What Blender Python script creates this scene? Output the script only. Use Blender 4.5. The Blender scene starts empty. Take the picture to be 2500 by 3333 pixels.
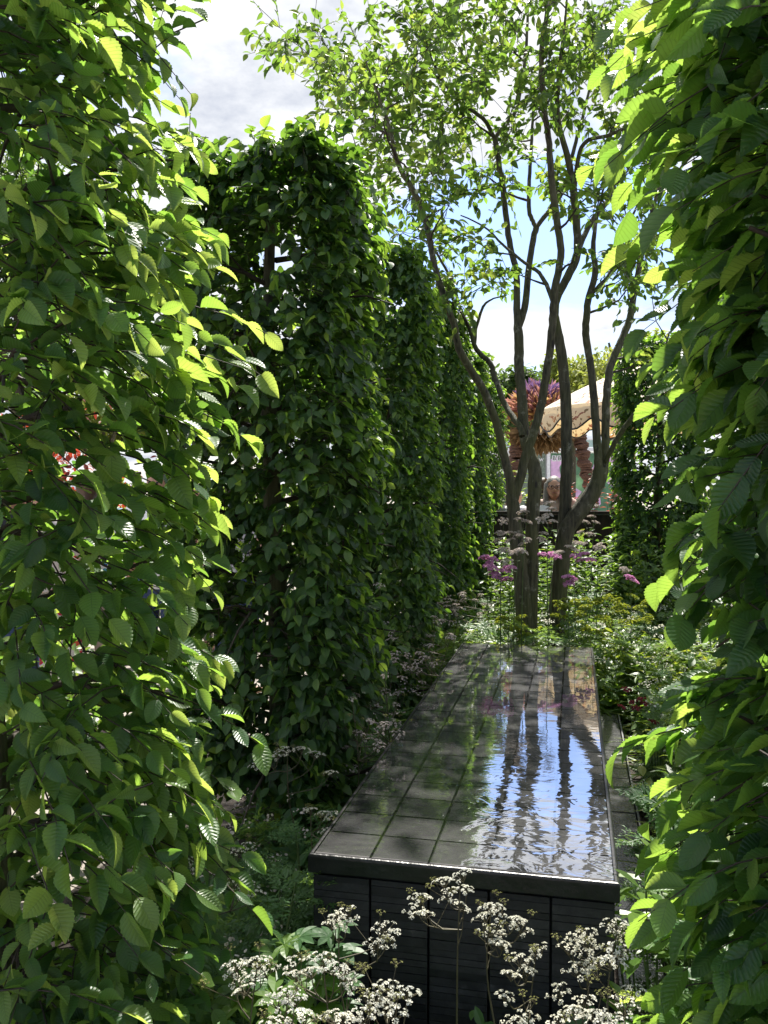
import bpy, math, random
import numpy as np
from mathutils import Vector, Matrix
R = math.radians
rng = np.random.default_rng(11)
random.seed(5)
scn = bpy.context.scene
COL = scn.collection

# ------------------------------------------------------------------ camera
CAM_H, F, PITCH = 1.6, 2800.0, math.atan(78.5 / 2800)
cd = bpy.data.cameras.new("camera"); cam = bpy.data.objects.new("camera", cd); COL.objects.link(cam)
cd.sensor_fit = 'VERTICAL'; cd.sensor_height = 24; cd.lens = F / 3333 * 24; cd.clip_end = 3000; cd.clip_start = .05
cam.location = (0, 0, CAM_H); cam.rotation_euler = (R(90) - PITCH, 0, 0)
scn.camera = cam

# ------------------------------------------------------------------ sky, sun, exposure
SUN_EL, SUN_AZ = 57, 10           # azimuth measured from +Y towards +X
w = bpy.data.worlds.new("World"); scn.world = w; w.use_nodes = True
nt = w.node_tree; nt.nodes.clear()
def N(nt, t, **kw):
    n = nt.nodes.new(t)
    for k, v in kw.items():
        if k in n.inputs: n.inputs[k].default_value = v
        else: setattr(n, k, v)
    return n
def L(nt, a, b): nt.links.new(a, b)
def math_(nt, op, a, b=None, clamp=False):
    n = nt.nodes.new('ShaderNodeMath'); n.operation = op; n.use_clamp = clamp
    for i, v in enumerate((a, b)):
        if v is None: continue
        if isinstance(v, (int, float)): n.inputs[i].default_value = v
        else: nt.links.new(v, n.inputs[i])
    return n.outputs[0]
def ramp(nt, fac, stops):
    n = nt.nodes.new('ShaderNodeValToRGB'); e = n.color_ramp.elements
    while len(e) < len(stops): e.new(.5)
    for el, (p, c) in zip(e, stops): el.position = p; el.color = (*c, 1)
    nt.links.new(fac, n.inputs[0]); return n.outputs[0]
def mix(nt, fac, a, b, mode='MIX'):
    n = nt.nodes.new('ShaderNodeMix'); n.data_type = 'RGBA'; n.blend_type = mode
    for s, v in ((n.inputs[0], fac), (n.inputs[6], a), (n.inputs[7], b)):
        if isinstance(v, (int, float)): s.default_value = v
        elif isinstance(v, tuple): s.default_value = (*v, 1)
        else: nt.links.new(v, s)
    return n.outputs[2]
sky = N(nt, 'ShaderNodeTexSky', sky_type='NISHITA', sun_disc=False, sun_elevation=R(SUN_EL), sun_rotation=R(SUN_AZ), air_density=1.2, dust_density=.6)
tc = N(nt, 'ShaderNodeTexCoord')
sep = N(nt, 'ShaderNodeSeparateXYZ'); L(nt, tc.outputs['Generated'], sep.inputs[0])
den = math_(nt, 'ADD', math_(nt, 'MAXIMUM', sep.outputs[2], 0.0), .22)
cmb = N(nt, 'ShaderNodeCombineXYZ')
L(nt, math_(nt, 'DIVIDE', sep.outputs[0], den), cmb.inputs[0]); L(nt, math_(nt, 'DIVIDE', sep.outputs[1], den), cmb.inputs[1])
n1 = N(nt, 'ShaderNodeTexNoise', Scale=1.15, Detail=9.0, Roughness=.58, Distortion=.25); L(nt, cmb.outputs[0], n1.inputs['Vector'])
n2 = N(nt, 'ShaderNodeTexNoise', Scale=2.2, Detail=7.0, Roughness=.62); L(nt, cmb.outputs[0], n2.inputs['Vector'])
# a clear gap low in the sky ahead, about 15 degrees up
dv = N(nt, 'ShaderNodeVectorMath', operation='DISTANCE'); L(nt, tc.outputs['Generated'], dv.inputs[0]); 
g = Vector(((1680 - 1250) / F, 1, (1588 - 800) / F)).normalized(); dv.inputs[1].default_value = g
scl = N(nt, 'ShaderNodeVectorMath', operation='MULTIPLY'); L(nt, tc.outputs['Generated'], scl.inputs[0]); scl.inputs[1].default_value = (1, 1, 2.6)
dv2 = N(nt, 'ShaderNodeVectorMath', operation='DISTANCE'); L(nt, scl.outputs[0], dv2.inputs[0]); dv2.inputs[1].default_value = (g[0], g[1], g[2] * 2.6)
hole = math_(nt, 'MULTIPLY', math_(nt, 'SUBTRACT', 1.0, math_(nt, 'DIVIDE', dv2.outputs['Value'], .24), True), .40)
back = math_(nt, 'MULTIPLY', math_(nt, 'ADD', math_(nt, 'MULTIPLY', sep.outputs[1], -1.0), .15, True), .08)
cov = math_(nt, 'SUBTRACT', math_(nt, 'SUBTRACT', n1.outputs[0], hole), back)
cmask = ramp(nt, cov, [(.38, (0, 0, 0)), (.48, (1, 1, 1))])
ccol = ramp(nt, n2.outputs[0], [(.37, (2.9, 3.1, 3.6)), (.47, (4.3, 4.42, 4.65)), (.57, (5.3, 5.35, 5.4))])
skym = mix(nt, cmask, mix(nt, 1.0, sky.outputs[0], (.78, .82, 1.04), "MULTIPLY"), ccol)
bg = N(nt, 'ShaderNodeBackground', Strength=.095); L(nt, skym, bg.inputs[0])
wo = N(nt, 'ShaderNodeOutputWorld'); L(nt, bg.outputs[0], wo.inputs[0])
sd = bpy.data.lights.new("sun", 'SUN'); sd.energy = 5.0; sd.angle = R(.55); sd.color = (1, .95, .86)
sun = bpy.data.objects.new("sun", sd); COL.objects.link(sun)
sdir = Vector((math.sin(R(SUN_AZ)) * math.cos(R(SUN_EL)), math.cos(R(SUN_AZ)) * math.cos(R(SUN_EL)), math.sin(R(SUN_EL))))
sun.rotation_euler = sdir.to_track_quat('Z', 'Y').to_euler(); sun.location = (2, 4, 9)
scn.view_settings.view_transform = 'Standard'; scn.view_settings.look = 'None'
scn.view_settings.exposure = 1.25; scn.view_settings.gamma = 1
scn.cycles.max_bounces = 7; scn.cycles.transparent_max_bounces = 12; scn.cycles.transmission_bounces = 5; scn.cycles.diffuse_bounces = 4
scn.cycles.caustics_reflective = False; scn.cycles.caustics_refractive = False; scn.cycles.sample_clamp_indirect = 6

# ------------------------------------------------------------------ helpers
def P(px, py, Y):
    """world point seen at photo pixel (2500x3333) on the plane y = Y"""
    rx, ru = (px - 1250) / F, -(py - 1666.5) / F
    dy = math.cos(PITCH) + ru * math.sin(PITCH); dz = -math.sin(PITCH) + ru * math.cos(PITCH)
    t = Y / dy
    return Vector((rx * t, Y, CAM_H + dz * t))
class MB:
    """collects vertices, faces and a per-vertex (u, v, tone); builds ONE mesh object"""
    def __init__(s): s.V = []; s.Q = []; s.T = []; s.A = []; s.n = 0
    def add(s, V, Fc, A=None):
        V = np.asarray(V, np.float32).reshape(-1, 3); Fc = np.asarray(Fc, np.int32)
        s.V.append(V); (s.Q if Fc.shape[1] == 4 else s.T).append(Fc + s.n)
        if A is None: A = np.full((len(V), 3), .5, np.float32)
        elif np.isscalar(A): A = np.full((len(V), 3), A, np.float32)
        s.A.append(np.asarray(A, np.float32)); s.n += len(V)
    def build(s, name, mat, parent=None, smooth=False):
        me = bpy.data.meshes.new(name)
        V = np.concatenate(s.V); A = np.concatenate(s.A)
        Q = np.concatenate(s.Q) if s.Q else np.zeros((0, 4), np.int32); T = np.concatenate(s.T) if s.T else np.zeros((0, 3), np.int32)
        me.vertices.add(len(V)); me.vertices.foreach_set('co', V.ravel())
        li = np.concatenate([Q.ravel(), T.ravel()]).astype(np.int32)
        me.loops.add(len(li)); me.loops.foreach_set('vertex_index', li)
        nf = len(Q) + len(T); me.polygons.add(nf)
        st = np.concatenate([np.arange(len(Q)) * 4, len(Q) * 4 + np.arange(len(T)) * 3]).astype(np.int32)
        me.polygons.foreach_set('loop_start', st)
        me.polygons.foreach_set('use_smooth', np.full(nf, bool(smooth)))
        at = me.attributes.new('lf', 'FLOAT_VECTOR', 'POINT'); at.data.foreach_set('vector', A.ravel())
        me.update(calc_edges=True); me.validate()
        if mat: me.materials.append(mat)
        o = bpy.data.objects.new(name, me); COL.objects.link(o)
        if parent: o.parent = parent
        return o
def tag(o, label=None, cat=None, group=None, kind=None):
    if label: o['label'] = label
    if cat: o['category'] = cat
    if group: o['group'] = group
    if kind: o['kind'] = kind
    return o
def empty(name, loc, label, cat, group=None, rz=0):
    o = bpy.data.objects.new(name, None); COL.objects.link(o); o.location = loc; o.rotation_euler = (0, 0, rz); o.empty_display_size = .1
    return tag(o, label, cat, group)
def copy_tree(o, parent=None):
    c = o.copy(); COL.objects.link(c); c.parent = parent
    for ch in o.children: copy_tree(ch, c)
    return c
BOXF = np.array([(0, 3, 2, 1), (4, 5, 6, 7), (0, 1, 5, 4), (1, 2, 6, 5), (2, 3, 7, 6), (3, 0, 4, 7)])
def box(mb, x0, x1, y0, y1, z0, z1, A=.5):
    mb.add([(x0, y0, z0), (x1, y0, z0), (x1, y1, z0), (x0, y1, z0), (x0, y0, z1), (x1, y0, z1), (x1, y1, z1), (x0, y1, z1)], BOXF, A)
def smooth_path(pts, n):
    """Catmull-Rom through pts (k,m) -> resampled n points"""
    p = np.asarray(pts, float); k = len(p)
    if k == 2: return p[0] + (p[1] - p[0]) * np.linspace(0, 1, n)[:, None]
    t = np.linspace(0, k - 1 - 1e-6, n); i = t.astype(int); f = (t - i)[:, None]
    q = np.vstack([2 * p[0] - p[1], p, 2 * p[-1] - p[-2]])
    a, b, c, d = q[i], q[i + 1], q[i + 2], q[i + 3]
    return .5 * (2 * b + (c - a) * f + (2 * a - 5 * b + 4 * c - d) * f ** 2 + (3 * b - a - 3 * c + d) * f ** 3)
def tube(mb, pts, rad, ns=6, tone=.5, cap=True, lump=0):
    p = np.asarray(pts, float); n = len(p)
    r = np.broadcast_to(np.asarray(rad, float), (n,)) if np.ndim(rad) <= 1 else rad
    if np.ndim(rad) == 1 and len(rad) == 2 and n != 2: r = np.linspace(rad[0], rad[1], n)
    tg = np.gradient(p, axis=0); tg /= np.linalg.norm(tg, axis=1)[:, None] + 1e-9
    ref = np.array([.31, .22, .92]) if abs(tg[:, 2]).mean() < .75 else np.array([1., .1, 0])
    a = np.cross(tg, ref); a /= np.linalg.norm(a, axis=1)[:, None] + 1e-9; b = np.cross(tg, a)
    th = np.arange(ns) * 2 * np.pi / ns
    rr = r[:, None] * (1 + (lump * rng.normal(0, 1, (n, ns)) if lump else 0))
    V = p[:, None] + rr[..., None] * (np.cos(th)[None, :, None] * a[:, None] + np.sin(th)[None, :, None] * b[:, None])
    ring = np.arange(n * ns).reshape(n, ns)
    Fq = np.stack([ring[:-1], np.roll(ring[:-1], -1, 1), np.roll(ring[1:], -1, 1), ring[1:]], -1).reshape(-1, 4)
    A = np.zeros((n, ns, 3)); A[..., 0] = np.linspace(0, 1, n)[:, None]; A[..., 1] = np.linspace(0, 1, ns)[None]; A[..., 2] = tone
    mb.add(V.reshape(-1, 3), Fq, A.reshape(-1, 3))
def inst(mb, T, pos, X, Yv, Z, sc, tone, curl=None):
    """copy leaf template T=(V,F,uv) to many frames"""
    tv, tf, tu = T; m = len(pos); X = X * rng.uniform(.8, 1.12, (m, 1))
    sc = np.broadcast_to(np.asarray(sc, float), (m,)); tone = np.broadcast_to(np.asarray(tone, float), (m,))
    M = np.stack([X, Yv, Z], -1) * sc[:, None, None]
    V = np.einsum('mij,nj->mni', M, tv) + pos[:, None]
    A = np.zeros((m, len(tv), 3)); A[..., :2] = tu[None]; A[..., 2] = tone[:, None]
    Fq = (tf[None] + (np.arange(m) * len(tv))[:, None, None]).reshape(-1, tf.shape[1])
    mb.add(V.reshape(-1, 3), Fq, A.reshape(-1, 3))
def nrm(v): return v / (np.linalg.norm(v, axis=-1, keepdims=True) + 1e-9)
def frames(y, n):
    y = nrm(y); x = nrm(np.cross(y, n)); z = np.cross(x, y); return x, y, z
def rand_dir(m): return nrm(rng.normal(0, 1, (m, 3)))

# ------------------------------------------------------------------ leaf templates (y = along the leaf, length 1)
def leaf_tpl(n, width, peak=.42, tip=1.4, serr=0., pleat=0., fold=.12, droop=.2, shear=0., wave=0.):
    u = np.linspace(0, 1, n + 1)
    e = math.log(.5) / math.log(peak)
    prof = width * .5 * np.sin(np.pi * u ** e) ** (.75) * (1 - .25 * u ** 3)
    prof[0] = .012; prof[-1] = .004
    tooth = np.where(np.arange(n + 1) % 2 == 0, 1 + serr, 1 - serr)
    tooth[[0, -1]] = 1
    pl = np.where(np.arange(n + 1) % 2 == 0, 1, -1) * pleat; pl[[0, -1]] = 0
    dz = -droop * u ** 2
    V = [];
    for s in (-1, 0, 1):
        yy = u + (shear * (1 - u) * u * 4 * .5 if s else 0)
        if s == 0: V.append(np.stack([u * 0, yy, dz], 1))
        else: V.append(np.stack([s * prof * tooth, np.minimum(yy, 1), dz + fold * prof + pl * np.sqrt(prof / prof.max()) + wave * np.sin(u * 7 + s)], 1))
    k = n + 1; i = np.arange(n)
    Fq = np.concatenate([np.stack([i, i + k, i + k + 1, i + 1], 1), np.stack([i + k, i + 2 * k, i + 2 * k + 1, i + k + 1], 1)])
    uv = np.concatenate([np.stack([u, np.full(k, s)], 1) for s in (-1., 0., 1.)])
    return np.concatenate(V), Fq, uv
HB_NEAR = [leaf_tpl(20, .62, .40, serr=.045, pleat=.013, fold=f, droop=d, shear=.16, wave=wv) for f, d, wv in ((.25, .14, .0), (.5, .3, .015), (.12, -.06, .025), (.75, .2, -.02), (.35, .5, .01), (.9, .1, .03))]
HB_MID = [leaf_tpl(8, .68, .42, serr=.03, pleat=.008, fold=f, droop=d, shear=.12) for f, d in ((.25, .2), (.6, .35), (.1, .08))]
HB_FAR = [leaf_tpl(4, .68, .42, fold=f, droop=d) for f, d in ((.3, .2), (.6, .3))]
TREE_L = [leaf_tpl(5, .55, .48, fold=f, droop=d) for f, d in ((.3, .15), (.7, .3), (.1, .05))]
LANCE = [leaf_tpl(4, .26, .45, fold=.4, droop=d) for d in (.15, .45)]
BLADE = [leaf_tpl(6, .07, .3, fold=.5, droop=d) for d in (.3, .9)]
OVAL = [leaf_tpl(4, .5, .5, fold=.3, droop=d) for d in (.1, .3)]
def join_tpl(parts):
    V, Fc, U, n = [], [], [], 0
    for v, f, u in parts: V.append(v); Fc.append(f + n); U.append(u); n += len(v)
    return np.concatenate(V), np.concatenate(Fc), np.concatenate(U)
def place_tpl(T, pos, ydir, nd, s):
    x, y, z = frames(np.array([ydir], float), np.array([nd], float)); M = np.stack([x[0], y[0], z[0]], 1) * s
    return T[0] @ M.T + np.array(pos), T[1], T[2]
def frond_tpl(npin=9, sub=5, wid=.42):
    """ferny bipinnate leaf: paired pinnae, each cut into small leaflets"""
    lf = leaf_tpl(2, .5, .45, fold=.3, droop=.1); out = []
    for i in range(npin):
        u = .22 + .78 * i / npin; ln = wid * math.sin(math.pi * (.22 + .75 * (i / npin))) ** .8
        for s in (-1, 1):
            d = np.array([s * .9, .55 + rng.normal(0, .12), rng.normal(0, .12)]); d /= np.linalg.norm(d); ln = ln * rng.uniform(.85, 1.15); base = np.array([0, u, -.25 * u * u])
            for j in range(sub):
                q = (j + .5) / sub
                pp = base + d * ln * q + np.array([0, 0, -.12 * q * q * ln])
                for s2 in (-1, 1):
                    pr = np.array([-d[1] * s2, d[0] * s2, 0]) * .8 + d * .8
                    out.append(place_tpl(lf, pp, pr + rng.normal(0, .22, 3), (rng.normal(0, .3), rng.normal(0, .3), 1), ln * .42 * (1 - .55 * q) * rng.uniform(.7, 1.25)))
            out.append(place_tpl(lf, base + d * ln * .9, d, (0, 0, 1), ln * .25))
    out.append(place_tpl(lf, (0, .95, -.22), (0, 1, -.4), (0, 0, 1), .12))
    st = leaf_tpl(4, .03, .5, droop=.25); out.append(st)
    return join_tpl(out)
FROND = [frond_tpl(8, 4, .44), frond_tpl(7, 4, .52)]
def palm_tpl():
    """hand-shaped leaf of seven toothed leaflets"""
    lf = leaf_tpl(8, .42, .62, serr=.06, fold=.35, droop=.25); out = []
    for k in range(7):
        a = R(-125 + 250 * k / 6); out.append(place_tpl(lf, (0, 0, 0), (math.sin(a), math.cos(a), .12), (0, 0, 1), .62 + .38 * math.cos(a * .5)))
    return join_tpl(out)
PALM = palm_tpl()

# ------------------------------------------------------------------ materials
def newmat(name):
    m = bpy.data.materials.new(name); m.use_nodes = True; m.node_tree.nodes.clear(); return m, m.node_tree
def outp(nt, s): o = nt.nodes.new('ShaderNodeOutputMaterial'); nt.links.new(s, o.inputs[0]); return o
def lf_attr(nt):
    a = N(nt, 'ShaderNodeAttribute', attribute_name='lf'); s = N(nt, 'ShaderNodeSeparateXYZ'); L(nt, a.outputs['Vector'], s.inputs[0]); return s.outputs
def leaf_mat(name, stops, tstops, tfac=.45, rough=.38, spec=.45, veins=0, bump=.3):
    m, nt = newmat(name); u, v, t = lf_attr(nt)
    col = ramp(nt, t, stops); tcol = ramp(nt, t, tstops)
    ob = N(nt, 'ShaderNodeTexCoord'); ns = N(nt, 'ShaderNodeTexNoise', Scale=9.0, Detail=3.0); L(nt, ob.outputs['Object'], ns.inputs['Vector'])
    var = ramp(nt, ns.outputs[0], [(.3, (.8, .82, .8)), (.7, (1.18, 1.15, 1.05))])
    col = mix(nt, 1.0, col, var, 'MULTIPLY'); tcol = mix(nt, 1.0, tcol, var, 'MULTIPLY')
    if veins:
        sn = N(nt, 'ShaderNodeTexNoise', Scale=70.0, Detail=3.0); L(nt, ob.outputs['Object'], sn.inputs['Vector']); sp_ = math_(nt, 'MULTIPLY', math_(nt, 'SUBTRACT', sn.outputs[0], .69, True), 7.0, True)
        col = mix(nt, sp_, col, (.1, .075, .03)); tcol = mix(nt, sp_, tcol, (.16, .12, .03))
    p = N(nt, 'ShaderNodeBsdfPrincipled', Roughness=rough); p.inputs['Specular IOR Level'].default_value = spec
    if veins:
        av = math_(nt, 'ABSOLUTE', v)
        ph = math_(nt, 'FRACT', math_(nt, 'MULTIPLY', math_(nt, 'SUBTRACT', u, math_(nt, 'MULTIPLY', av, .13)), float(veins)))
        tri = math_(nt, 'ABSOLUTE', math_(nt, 'SUBTRACT', ph, .5))          # 0 mid .. .5 on the vein
        vein = math_(nt, 'MULTIPLY', math_(nt, 'SUBTRACT', tri, .36, True), 7.0, True)
        mid = math_(nt, 'SUBTRACT', 1.0, math_(nt, 'MULTIPLY', av, 16.0), True)
        vm = math_(nt, 'MAXIMUM', vein, mid)
        col = mix(nt, math_(nt, 'MULTIPLY', vm, .35), col, (.16, .24, .07)); tcol = mix(nt, math_(nt, 'MULTIPLY', vm, .55), tcol, (.10, .17, .012))
        b = N(nt, 'ShaderNodeBump', Strength=bump, Distance=.004); L(nt, math_(nt, 'SUBTRACT', 1.0, tri), b.inputs['Height']); L(nt, b.outputs[0], p.inputs['Normal'])
    L(nt, col, p.inputs['Base Color'])
    tr = N(nt, 'ShaderNodeBsdfTranslucent'); L(nt, tcol, tr.inputs[0])
    mx = N(nt, 'ShaderNodeMixShader'); mx.inputs[0].default_value = tfac; L(nt, p.outputs[0], mx.inputs[1]); L(nt, tr.outputs[0], mx.inputs[2])
    outp(nt, mx.outputs[0]); return m
def noisy(name, stops, scale=8., rough=.7, bump=.3, bscale=None, spec=.4, coord='Object', stretch=(1, 1, 1), detail=6., dist=.01):
    m, nt = newmat(name); tcd = N(nt, 'ShaderNodeTexCoord'); mp = N(nt, 'ShaderNodeMapping'); mp.inputs['Scale'].default_value = stretch
    L(nt, tcd.outputs[coord], mp.inputs[0])
    ns = N(nt, 'ShaderNodeTexNoise', Scale=scale, Detail=detail, Roughness=.6); L(nt, mp.outputs[0], ns.inputs['Vector'])
    p = N(nt, 'ShaderNodeBsdfPrincipled', Roughness=rough); p.inputs['Specular IOR Level'].default_value = spec
    L(nt, ramp(nt, ns.outputs[0], stops), p.inputs['Base Color'])
    if bump:
        nb = N(nt, 'ShaderNodeTexNoise', Scale=bscale or scale * 3, Detail=5.0); L(nt, mp.outputs[0], nb.inputs['Vector'])
        b = N(nt, 'ShaderNodeBump', Strength=bump, Distance=dist); L(nt, nb.outputs[0], b.inputs['Height']); L(nt, b.outputs[0], p.inputs['Normal'])
    outp(nt, p.outputs[0]); return m
def plain(name, c, rough=.6, spec=.4, var=.15): 
    a = tuple(x * (1 - var) for x in c); b = tuple(min(1, x * (1 + var)) for x in c)
    return noisy(name, [(.3, a), (.7, b)], 14., rough, .15, spec=spec)
M = {}
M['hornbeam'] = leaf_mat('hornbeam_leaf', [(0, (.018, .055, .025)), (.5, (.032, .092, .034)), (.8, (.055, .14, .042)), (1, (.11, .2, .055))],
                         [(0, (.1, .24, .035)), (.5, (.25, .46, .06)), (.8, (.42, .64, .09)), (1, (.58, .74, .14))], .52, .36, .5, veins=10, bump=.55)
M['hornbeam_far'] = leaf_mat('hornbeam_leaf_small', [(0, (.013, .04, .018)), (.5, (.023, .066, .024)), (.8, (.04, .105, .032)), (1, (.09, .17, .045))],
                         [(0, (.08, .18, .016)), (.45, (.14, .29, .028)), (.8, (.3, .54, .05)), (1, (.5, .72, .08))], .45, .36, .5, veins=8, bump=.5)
M['treeleaf'] = leaf_mat('shrub_tree_leaf', [(0, (.016, .04, .013)), (.6, (.032, .072, .018)), (1, (.09, .14, .03))],
                         [(0, (.13, .24, .03)), (.6, (.24, .42, .05)), (1, (.46, .58, .09))], .48, .5, .35)
M['fern'] = leaf_mat('feathery_leaf', [(0, (.036, .095, .036)), (.6, (.075, .16, .055)), (1, (.13, .23, .07))], [(0, (.18, .32, .06)), (1, (.36, .52, .09))], .4, .45, .4)
M['lime'] = leaf_mat('lime_leaf', [(0, (.06, .13, .025)), (1, (.13, .22, .04))], [(0, (.25, .42, .04)), (1, (.42, .56, .06))], .42, .35, .5)
M['mixed'] = leaf_mat('mixed_green_leaf', [(0, (.04, .085, .026)), (.5, (.1, .18, .055)), (.8, (.16, .25, .075)), (1, (.26, .3, .06))], [(0, (.14, .27, .03)), (.6, (.28, .43, .05)), (1, (.46, .5, .05))], .42, .4, .45)
M['yellow'] = leaf_mat('yellow_bract', [(0, (.15, .23, .03)), (1, (.32, .4, .06))], [(0, (.3, .36, .03)), (1, (.5, .5, .05))], .4, .5, .3)
M['bgtree'] = leaf_mat('distant_tree_leaf', [(0, (.02, .045, .018)), (1, (.055, .1, .03))], [(0, (.1, .2, .03)), (1, (.22, .34, .05))], .35, .55, .3)
M['bglime'] = leaf_mat('distant_pale_tree_leaf', [(0, (.1, .15, .035)), (1, (.24, .27, .06))], [(0, (.3, .4, .06)), (1, (.5, .55, .1))], .4, .55, .3)
M['white_petal'] = leaf_mat('white_petal', [(0, (.42, .41, .32)), (.6, (.7, .69, .63)), (1, (.84, .83, .8))], [(0, (.6, .6, .5)), (1, (.8, .8, .74))], .35, .6, .2)
M['mauve_petal'] = leaf_mat('blush_petal', [(0, (.42, .35, .33)), (1, (.72, .66, .64))], [(0, (.4, .34, .32)), (1, (.66, .6, .58))], .35, .6, .2)
M['pink_petal'] = leaf_mat('pink_petal', [(0, (.62, .27, .54)), (1, (.86, .52, .78))], [(0, (.5, .2, .45)), (1, (.75, .4, .68))], .4, .6, .2)
M['red_petal'] = leaf_mat('red_petal', [(0, (.16, .03, .045)), (1, (.34, .09, .11))], [(0, (.3, .03, .04)), (1, (.5, .08, .08))], .4, .6, .2)
M['redleaf'] = leaf_mat('dark_red_leaf', [(0, (.05, .01, .012)), (1, (.22, .03, .02))], [(0, (.3, .03, .02)), (1, (.6, .09, .03))], .45, .45, .4)
M['seed'] = leaf_mat('green_umbel_bud', [(0, (.14, .15, .05)), (1, (.3, .3, .12))], [(0, (.25, .27, .08)), (1, (.4, .4, .16))], .3, .6, .2)
M['stalk'] = noisy('purplish_stalk', [(.3, (.045, .04, .022)), (.7, (.1, .085, .045))], 30., .6, 0)
M['gstalk'] = noisy('green_stalk', [(.3, (.05, .09, .025)), (.7, (.1, .15, .045))], 30., .55, 0)
M['twig'] = noisy('dark_twig', [(.3, (.022, .017, .013)), (.7, (.06, .046, .034))], 40., .75, .3)
def bark_mat():
    m, nt = newmat('tree_bark'); tcd = N(nt, 'ShaderNodeTexCoord')
    mp = N(nt, 'ShaderNodeMapping'); mp.inputs['Scale'].default_value = (1, 1, .16); L(nt, tcd.outputs['Object'], mp.inputs[0])
    n1 = N(nt, 'ShaderNodeTexNoise', Scale=60.0, Detail=6.0); L(nt, mp.outputs[0], n1.inputs['Vector'])
    n2 = N(nt, 'ShaderNodeTexNoise', Scale=11.0, Detail=6.0, Roughness=.7); L(nt, tcd.outputs['Object'], n2.inputs['Vector'])
    n3 = N(nt, 'ShaderNodeTexNoise', Scale=3.0, Detail=3.0); L(nt, tcd.outputs['Object'], n3.inputs['Vector'])
    c = ramp(nt, n1.outputs[0], [(.3, (.022, .02, .011)), (.5, (.062, .057, .034)), (.75, (.115, .106, .068))])
    c = mix(nt, math_(nt, 'MULTIPLY', math_(nt, 'SUBTRACT', n2.outputs[0], .58, True), 7.0, True), c, (.3, .29, .24))
    c = mix(nt, math_(nt, 'MULTIPLY', math_(nt, 'SUBTRACT', n3.outputs[0], .45, True), 3.2, True), c, (.07, .08, .018))
    m2 = N(nt, 'ShaderNodeMapping'); m2.inputs['Scale'].default_value = (1, 1, .3); L(nt, tcd.outputs['Object'], m2.inputs[0]); n4 = N(nt, 'ShaderNodeTexNoise', Scale=24.0, Detail=2.0); L(nt, m2.outputs[0], n4.inputs['Vector'])
    c = mix(nt, math_(nt, 'MULTIPLY', math_(nt, 'SUBTRACT', n4.outputs[0], .64, True), 14.0, True), c, (.012, .01, .007))
    p = N(nt, 'ShaderNodeBsdfPrincipled', Roughness=.8); L(nt, c, p.inputs['Base Color'])
    b = N(nt, 'ShaderNodeBump', Strength=.9, Distance=.012); L(nt, n1.outputs[0], b.inputs['Height'])
    b2 = N(nt, 'ShaderNodeBump', Strength=.4, Distance=.01); L(nt, n2.outputs[0], b2.inputs['Height']); L(nt, b.outputs[0], b2.inputs['Normal']); L(nt, b2.outputs[0], p.inputs['Normal'])
    outp(nt, p.outputs[0]); return m
M['bark'] = bark_mat()
M['soil'] = noisy('dark_soil', [(.3, (.012, .009, .007)), (.7, (.045, .034, .024))], 18., .9, .8, dist=.03)
M['paving'] = noisy('pale_gravel_paving', [(.3, (.2, .175, .15)), (.7, (.3, .27, .235))], 6., .85, .4, 120., dist=.004)

# ------------------------------------------------------------------ ground
AX = np.array([math.sin(R(12.5)), math.cos(R(12.5))]); UX = np.array([AX[1], -AX[0]]); FL = np.array([-.194, 2.33])
def G(t, s, z=0.0):
    """garden frame: t across the table, s along it, from the table's near left corner"""
    q = FL + UX * t + AX * s; return np.array([q[0], q[1], z])
mb = MB(); mb.add([(-900, -900, -.012), (900, -900, -.012), (900, 900, -.012), (-900, 900, -.012)], [(0, 1, 2, 3)]); tag(mb.build('ground', M['paving']), kind='structure')
mb = MB(); c = [G(-1.25, -3.2), G(3.6, -3.2), G(3.6, 9.2), G(-1.25, 9.2)]
nx, ny = 60, 120; gx, gy = np.meshgrid(np.linspace(0, 1, nx), np.linspace(0, 1, ny))
gp = (c[0][None, None] + gx[..., None] * (c[1] - c[0]) + gy[..., None] * (c[3] - c[0])); edge = np.minimum(np.minimum(gx, 1 - gx), np.minimum(gy, 1 - gy)) * 12
gp[..., 2] = np.clip(edge, 0, 1) * (.015 + .03 * rng.random((ny, nx))); ii = np.arange(nx * ny).reshape(ny, nx)
mb.add(gp.reshape(-1, 3), np.stack([ii[:-1, :-1], ii[:-1, 1:], ii[1:, 1:], ii[1:, :-1]], -1).reshape(-1, 4)); tag(mb.build('garden_bed_ground', M['soil'], smooth=True), kind='structure')

# ------------------------------------------------------------------ the black water table
TW, TL, TZ = .80, 3.27, .60
table = empty('water_table', (FL[0], FL[1], 0), 'long black slate water table with a wet tiled top and stacked slate sides', 'water feature', rz=-R(12.5))
def tile_mat():
    m, nt = newmat('dark_slate_tile'); u, v, t = lf_attr(nt); tcd = N(nt, 'ShaderNodeTexCoord')
    n1 = N(nt, 'ShaderNodeTexNoise', Scale=7.0, Detail=7.0, Roughness=.65); L(nt, tcd.outputs['Object'], n1.inputs['Vector'])
    c = ramp(nt, n1.outputs[0], [(.3, (.09, .087, .086)), (.7, (.18, .175, .172))])
    c = mix(nt, 1.0, c, ramp(nt, t, [(0, (.82, .82, .84)), (1, (1.15, 1.13, 1.1))]), 'MULTIPLY')
    p = N(nt, 'ShaderNodeBsdfPrincipled', Roughness=.3); L(nt, c, p.inputs['Base Color'])
    n2 = N(nt, 'ShaderNodeTexNoise', Scale=60.0, Detail=6.0); L(nt, tcd.outputs['Object'], n2.inputs['Vector'])
    b = N(nt, 'ShaderNodeBump', Strength=.25, Distance=.003); L(nt, n2.outputs[0], b.inputs['Height']); L(nt, b.outputs[0], p.inputs['Normal'])
    outp(nt, p.outputs[0]); return m
M['slate_tile'] = tile_mat()
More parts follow.
